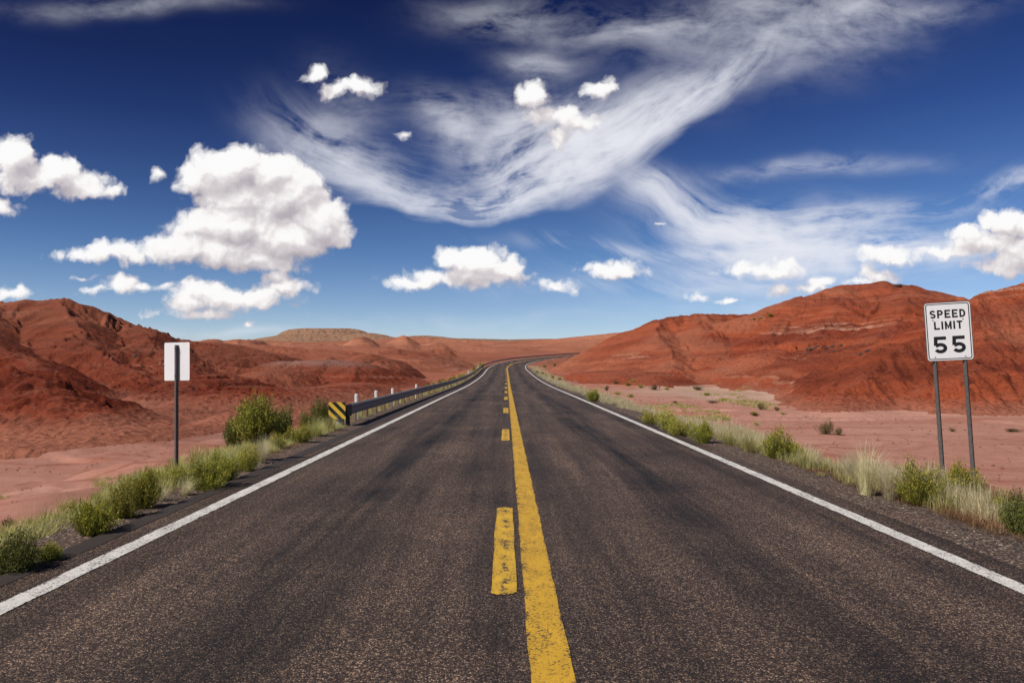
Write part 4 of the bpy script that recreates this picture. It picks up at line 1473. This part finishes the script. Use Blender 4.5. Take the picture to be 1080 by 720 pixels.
rl = 'dark ledge boulder in the rocky outcrop halfway up the right hill'
for i, (px, py, w, h) in enumerate([(854, 369, 9, 4), (862, 366, 8, 2), (870, 368, 9, 3), (879, 366, 8, 2.5), (886, 364, 6, 2), (916, 370, 6, 2.5), (908, 374, 5, 2.5), (851, 373, 4, 2), (880, 371, 8, 1.8)]):
    rock(px, py, w, h, rl, 40 + i, group='ledge boulders on the right hill')
rock(947, 302, 10, 3.5, 'dark capstone boulder on the skyline of the right hill', 71)
rock(143, 377, 6, 5, 'small dark boulder on the bench of the left hill', 72)

# ------------------------------------------------------------------ sun + sky
SUN_AZ_VEC = Vector((-.79, -.45)); SUN_EL = R(44)
dv = SUN_AZ_VEC.normalized()
sun_dir = Vector((dv.x * math.cos(SUN_EL), dv.y * math.cos(SUN_EL), math.sin(SUN_EL)))
sl_ = bpy.data.lights.new('sun', 'SUN'); sl_.energy = 5.0; sl_.angle = R(.53); sl_.color = (1, .955, .88)
so = bpy.data.objects.new('sun', sl_); COL.objects.link(so)
so.rotation_euler = sun_dir.to_track_quat('Z', 'Y').to_euler()
so.location = sun_dir * 100


def bank_of(x, y):
    if y < 120 or (x > 405 and y < 190): return 'high'
    if x < 392: return 'west'
    return 'middle' if x < 715 else 'east'


def cloud_blobs(bank):
    B = [  # big cumulus
        (245, 178, 46, 27), (205, 188, 20, 18), (285, 185, 36, 26), (305, 205, 44, 30), (255, 208, 52, 20), (335, 232, 36, 26),
        (250, 236, 66, 24), (205, 240, 32, 14), (300, 250, 56, 26), (225, 262, 74, 20), (125, 266, 50, 10), (95, 268, 24, 7), (180, 258, 30, 12), (345, 242, 28, 20), (270, 275, 50, 13),
        (290, 293, 14, 8), (168, 184, 7, 4),
        (214, 308, 34, 14), (250, 314, 66, 13), (200, 320, 24, 9), (300, 304, 26, 10), (215, 331, 28, 5),
        (14, 168, 24, 22), (30, 190, 48, 15), (62, 184, 22, 18), (85, 198, 36, 13), (115, 200, 18, 8), (0, 220, 18, 10),
        (14, 310, 24, 6), (128, 299, 26, 8), (145, 303, 32, 6), (108, 304, 18, 4), (88, 292, 18, 3.5), (160, 330, 14, 3.5), (262, 345, 6, 3.5),
        (333, 78, 13, 8), (350, 97, 12, 8), (383, 90, 27, 8), (427, 145, 7, 3.5),
        (560, 102, 19, 16), (583, 122, 26, 12), (608, 131, 26, 9), (590, 144, 14, 10), (632, 93, 15, 11),
        (502, 277, 36, 18), (530, 283, 24, 17), (498, 291, 52, 14), (438, 297, 42, 7), (478, 273, 18, 13), (455, 291, 26, 9),
        (645, 286, 34, 9), (655, 283, 20, 9), (587, 299, 20, 7.5),
        (738, 310, 11, 5), (770, 316, 12, 3), (790, 284, 28, 6), (815, 287, 32, 8), (825, 281, 18, 7), (820, 307, 15, 7), (868, 295, 18, 7), (858, 302, 18, 5), (925, 289, 18, 8), (900, 297, 26, 6),
        (1062, 234, 28, 15), (1084, 240, 28, 17), (1022, 246, 22, 11), (1045, 257, 50, 13), (990, 265, 40, 8), (940, 267, 32, 8), (1062, 277, 34, 13), (1095, 265, 44, 20),
        (694, 236, 7, 1.5),
    ]
    out = []
    for (x, y, rx, ry) in B:
        if bank_of(x, y) != bank: continue
        d = ray(x, y); out.append((d.x / d.y, d.z / d.y, rx * 1.07 / F, ry * 1.10 / F))
    return out


def build_cumulus_group(bank):
    g = bpy.data.node_groups.new('cumulus_' + bank, 'ShaderNodeTree')
    g.interface.new_socket('UV', in_out='INPUT', socket_type='NodeSocketVector')
    g.interface.new_socket('H', in_out='OUTPUT', socket_type='NodeSocketFloat')
    t = NT(g)
    gi = t.new('NodeGroupInput'); go = t.new('NodeGroupOutput')
    uv = gi.outputs[0]
    p = uv
    acc = None
    for (cx, cy, rx, ry) in cloud_blobs(bank):
        q = t.vm('MULTIPLY_ADD', p, (1 / rx, 1 / ry, 0), (-cx / rx, -cy / ry, 0))
        ln = t.vm('LENGTH', q)
        k = .45 + min(rx, ry) * F / 10
        v = t.m('MULTIPLY_ADD', ln, -k, k)
        acc = v if acc is None else t.m('SMOOTH_MAX', acc, v, .35)
    # cauliflower relief
    v1 = t.vor(p, 34, out=0, feature='SMOOTH_F1', smooth=.35)
    v2 = t.vor(t.vm('ADD', p, (3.1, 1.7, 0)), 84, out=0, feature='SMOOTH_F1', smooth=.3)
    n3 = t.noise(p, 210, 4, .6)
    b1 = t.m('MULTIPLY', t.m('SUBTRACT', .42, v1), 1.35)
    b2 = t.m('MULTIPLY', t.m('SUBTRACT', .42, v2), .75)
    b3 = t.m('MULTIPLY', t.m('SUBTRACT', n3, .5), .75)
    core = t.m('MINIMUM', acc, 7)
    h = t.m('ADD', t.m('ADD', core, b1), t.m('ADD', b2, b3))
    t.l.new(h, go.inputs[0])
    return g


def world():
    w = bpy.data.worlds.new('World'); scene.world = w; w.use_nodes = True
    w.node_tree.nodes.clear(); t = NT(w.node_tree)
    out = t.new('ShaderNodeOutputWorld'); bg = t.new('ShaderNodeBackground')
    bg.inputs[1].default_value = .1
    sky = t.new('ShaderNodeTexSky', sky_type='NISHITA')
    sky.sun_disc = False; sky.sun_elevation = SUN_EL
    sky.sun_rotation = math.atan2(sun_dir.x, sun_dir.y)
    sky.altitude = 1700; sky.air_density = 1.0; sky.dust_density = .25; sky.ozone_density = 2.0
    d = t.new('ShaderNodeTexCoord').outputs['Generated']
    dx, dy, dz = t.xyz(d)
    # deepen the blue with height, as a polarising filter does
    hs = t.new('ShaderNodeHueSaturation'); hs.inputs['Saturation'].default_value = 1.0; t.put(hs.inputs['Color'], sky.outputs[0])
    az = t.mr(dx, -.55, .55, -1, 1)
    el = t.mr(dz, 0, .5, 0, 1)
    tint = t.ramp(el, [(0, (.84, .80, 1.0)), (.10, (.70, .74, .96)), (.30, (.40, .54, .82)), (.6, (.17, .26, .56)), (.9, (.07, .105, .30)), (1, (.065, .10, .30))])
    skyc = t.mix(1.0, hs.outputs[0], tint, 'MULTIPLY')
    # the filter bites hardest towards the west, left of the road
    pol = t.mix(t.m('MULTIPLY', t.mr(dx, -.6, .45, 1, 0), t.mr(dz, .05, .35, 0, 1)), (1.12, 1.14, 1.05), (.52, .46, .52))
    skyc = t.mix(1.0, skyc, pol, 'MULTIPLY')
    ys_ = t.m('MAXIMUM', dy, .08)
    uv = t.comb(t.m('DIVIDE', dx, ys_), t.m('DIVIDE', dz, ys_), 0)
    # clouds stand in the northern part of the sky only; elsewhere it is clear
    inside = None
    for val, lim, op in ((dy, .52, 'GREATER_THAN'), (dz, -.004, 'GREATER_THAN'), (dz, .52, 'LESS_THAN')):
        q = t.m(op, val, lim); inside = q if inside is None else t.m('MULTIPLY', inside, q)
    front = t.m('MULTIPLY', t.mr(dy, .53, .66, 0, 1), t.mr(dz, -.002, .006, 0, 1))
    front = t.m('MULTIPLY', front, t.mr(dz, .42, .52, 1, 0))
    u, v, _ = t.xyz(uv)

    # ---- cirrus: streaks bent along arcs
    def P(x, y):
        q = ray(x, y); return q.x / q.y, q.z / q.y
    uw = t.vm('ADD', uv, t.vm('SCALE', t.vm('SUBTRACT', t.noise(uv, 3.2, 3, .55, color=True), (.5, .5, .5)), s=.10))
    ux_, uy_, _ = t.xyz(uw); uw1 = t.comb(ux_, uy_, 1.0)
    def mask(lst):
        acc = None
        for (x, y, a, b, rot, k) in lst:
            c0, c1 = P(x, y)
            cr, sr = math.cos(R(rot)), math.sin(R(rot))
            ax, ay = cr * F / a, sr * F / a; bx, by = -sr * F / b, cr * F / b
            ex = t.vm('DOT_PRODUCT', uw1, (ax, ay, -(ax * c0 + ay * c1)))
            ey = t.vm('DOT_PRODUCT', uw1, (bx, by, -(bx * c0 + by * c1)))
            ln = t.m('MULTIPLY_ADD', ex, ex, t.m('MULTIPLY', ey, ey))
            g_ = t.m('EXPONENT', t.m('MULTIPLY', ln, -1))
            acc = t.m('MULTIPLY', g_, k) if acc is None else t.m('MULTIPLY_ADD', g_, k, acc)
        return acc

    def system(px, py, lst, seed, lo=.36, hi=.72, rim=None):
        cx, cy = P(px, py)
        rx_, ry_, _ = t.xyz(t.vm('SUBTRACT', uw, (cx, cy, 0)))
        rad = t.vm('LENGTH', t.comb(rx_, ry_, 0))
        ang = t.m('ARCTAN2', rx_, t.m('MULTIPLY', ry_, -1))
        s1 = t.noise(t.comb(t.m('MULTIPLY', rad, 10), t.m('MULTIPLY', ang, 1.1), seed), 2.2, 6, .60, .6)
        s2 = t.noise(t.comb(t.m('MULTIPLY', rad, 36), t.m('MULTIPLY', ang, 3.2), seed + 4), 2.0, 4, .65, .3)
        st = t.m('ADD', t.m('MULTIPLY', s1, .72), t.m('MULTIPLY', s2, .28))
        mk = mask(lst)
        if rim:
            mk = t.m('MULTIPLY', mk, t.mr(t.m('ADD', rad, t.m('MULTIPLY', s1, .06)), rim + .045, rim + .012, 0, 1, 'SMOOTHSTEP'))
        s3 = t.noise(t.comb(t.m('MULTIPLY', rad, 14), t.m('MULTIPLY', ang, 5.0), seed + 9), 1.6, 5, .58, .2)
        st = t.m('ADD', t.m('MULTIPLY', st, .74), t.m('MULTIPLY', s3, .26))
        ci = t.m('MULTIPLY', mk, t.mr(st, lo, hi, 0, 1.25))
        return t.m('ADD', ci, t.m('MULTIPLY', t.m('MULTIPLY', mk, mk), .05))
    A = system(480, -150, [(500, 222, 110, 24, 8, 1.0), (590, 185, 100, 42, 22, 1.35), (690, 132, 90, 30, 32, 1.15), (785, 90, 80, 30, 30, .8), (385, 200, 75, 24, -26, .85),
                           (345, 160, 60, 28, -25, .5), (470, 140, 40, 20, -40, .5), (560, 145, 70, 34, 5, .8), (430, 225, 60, 16, -12, .6)], 0, .40, .66, .485)
    B_ = system(870, -150, [(700, 203, 45, 15, -24, .9), (765, 236, 80, 20, -15, 1.2), (860, 250, 110, 24, -3, .95), (940, 225, 80, 10, 5, .6), (690, 258, 110, 8, -3, .7),
                            (820, 278, 130, 15, 0, .7), (980, 265, 110, 16, 3, .7), (1065, 190, 50, 9, 25, 1.0), (860, 180, 100, 9, 5, .4), (760, 300, 200, 10, 0, .35)], 9, .41, .66)
    mC = mask([(850, 35, 120, 42, 18, .95), (740, 20, 110, 26, 10, .75), (540, 15, 70, 20, 0, .8), (570, 68, 34, 14, 0, 1.1), (660, 30, 60, 10, 8, .6), (135, 13, 90, 10, 4, .6),
               (370, 115, 45, 28, -40, .4), (950, 8, 90, 12, 0, .5), (250, 350, 120, 5, 0, .6), (500, 335, 160, 8, 0, .3), (820, 320, 160, 10, 0, .4)])
    n1 = t.noise(t.vm('MULTIPLY_ADD', uw, (1, 2.0, 0), (4.37, 1.9, 0)), 10, 7, .62, .15)
    C_ = t.m('MULTIPLY', mC, t.mr(n1, .33, .80, 0, .72))
    ci = t.m('ADD', A, t.m('ADD', B_, C_))
    # soft shoulder
    ci = t.m('SUBTRACT', 1, t.m('POWER', 2.718, t.m('MULTIPLY', ci, -1.55)))
    ci = t.m('MINIMUM', ci, .93)
    ci = t.m('MULTIPLY', t.m('MAXIMUM', ci, 0), front)
    col = t.mix(ci, skyc, (8.3, 8.4, 9.0))

    w1 = t.vm('SUBTRACT', t.noise(uv, 22, 2, .5, color=True), (.5, .5, .5))
    w2 = t.vm('SUBTRACT', t.noise(uv, 90, 2, .6, color=True), (.5, .5, .5))
    pw = t.vm('MULTIPLY', t.vm('ADD', uv, t.vm('ADD', t.vm('SCALE', w1, s=.026), t.vm('SCALE', w2, s=.008))), (1, 1, 0))

    # ---- cumulus: four banks, each worked out only in its own quarter of the sky
    def shaded(bank):
        g = build_cumulus_group(bank)
        def H(off):
            nd = t.new('ShaderNodeGroup'); nd.node_tree = g
            t.put(nd.inputs[0], pw if off is None else t.vm('ADD', pw, off))
            return nd.outputs[0]
        h0 = H(None); h1 = H((-.0035, .0065, 0)); h2 = H((-.010, .024, 0))
        al = t.m('MULTIPLY', t.mr(h0, -.55, .62, 0, 1, 'SMOOTHSTEP'), front)
        d1 = t.m('SUBTRACT', h0, t.m('MAXIMUM', h1, -1)); d2 = t.m('SUBTRACT', h0, t.m('MAXIMUM', h2, -1.2))
        lit = t.m('ADD', t.m('ADD', t.m('MULTIPLY', d1, .085), t.m('MULTIPLY', d2, .16)), .64)
        lit = t.m('MINIMUM', t.m('MAXIMUM', lit, 0), 1)
        cc = t.ramp(lit, [(0, (.36, .33, .38)), (.35, (.52, .475, .51)), (.6, (.72, .67, .69)), (.84, (1, .98, .97)), (1, (1.0, 1.0, 1.0))])
        return t.mix(al, col, t.vm('SCALE', cc, s=9.7))

    def background(c):
        q = t.new('ShaderNodeBackground'); q.inputs[1].default_value = .1; t.put(q.inputs[0], c); return q.outputs[0]
    X_ = lambda px: (px - 534) / F
    Y_ = lambda py: (387 - py) / F
    gt = lambda a_, b_: t.m('GREATER_THAN', a_, b_)
    lt = lambda a_, b_: t.m('LESS_THAN', a_, b_)
    hi_ = t.m('MAXIMUM', gt(v, Y_(120)), t.m('MULTIPLY', gt(u, X_(405)), gt(v, Y_(190))))
    lo_ = t.m('SUBTRACT', 1, hi_)
    sel = {'high': hi_, 'west': t.m('MULTIPLY', lo_, lt(u, X_(388))),
           'middle': t.m('MULTIPLY', lo_, t.m('MULTIPLY', t.m('GREATER_THAN', u, X_(388)), lt(u, X_(715))))}
    # only the boxes that hold clouds at all
    sel['high'] = t.m('MULTIPLY', sel['high'], t.m('MULTIPLY', t.m('MULTIPLY', gt(u, X_(290)), lt(u, X_(680))), lt(v, Y_(40))))
    sel['middle'] = t.m('MULTIPLY', sel['middle'], lt(v, Y_(222)))
    sel['east'] = t.m('MULTIPLY', t.m('MULTIPLY', gt(u, X_(715)), lt(v, Y_(205))), 1)
    acc = background(col)
    for bank in ('high', 'west', 'middle', 'east'):
        m_ = t.new('ShaderNodeMixShader'); t.put(m_.inputs[0], sel[bank])
        t.l.new(acc, m_.inputs[1]); t.l.new(background(shaded(bank)), m_.inputs[2]); acc = m_.outputs[0]
    t.put(bg.inputs[0], skyc)
    mx = t.new('ShaderNodeMixShader'); t.put(mx.inputs[0], inside)
    t.l.new(bg.outputs[0], mx.inputs[1]); t.l.new(acc, mx.inputs[2]); t.l.new(mx.outputs[0], out.inputs[0])
    w.cycles.sampling_method = 'MANUAL'; w.cycles.sample_map_resolution = 512


world()

scene.view_settings.view_transform = 'Standard'
scene.view_settings.look = 'None'
scene.view_settings.gamma = 1
scene.view_settings.use_curve_mapping = False
scene.view_settings.exposure = 0
scene.render.engine = 'CYCLES'
scene.cycles.max_bounces = 4
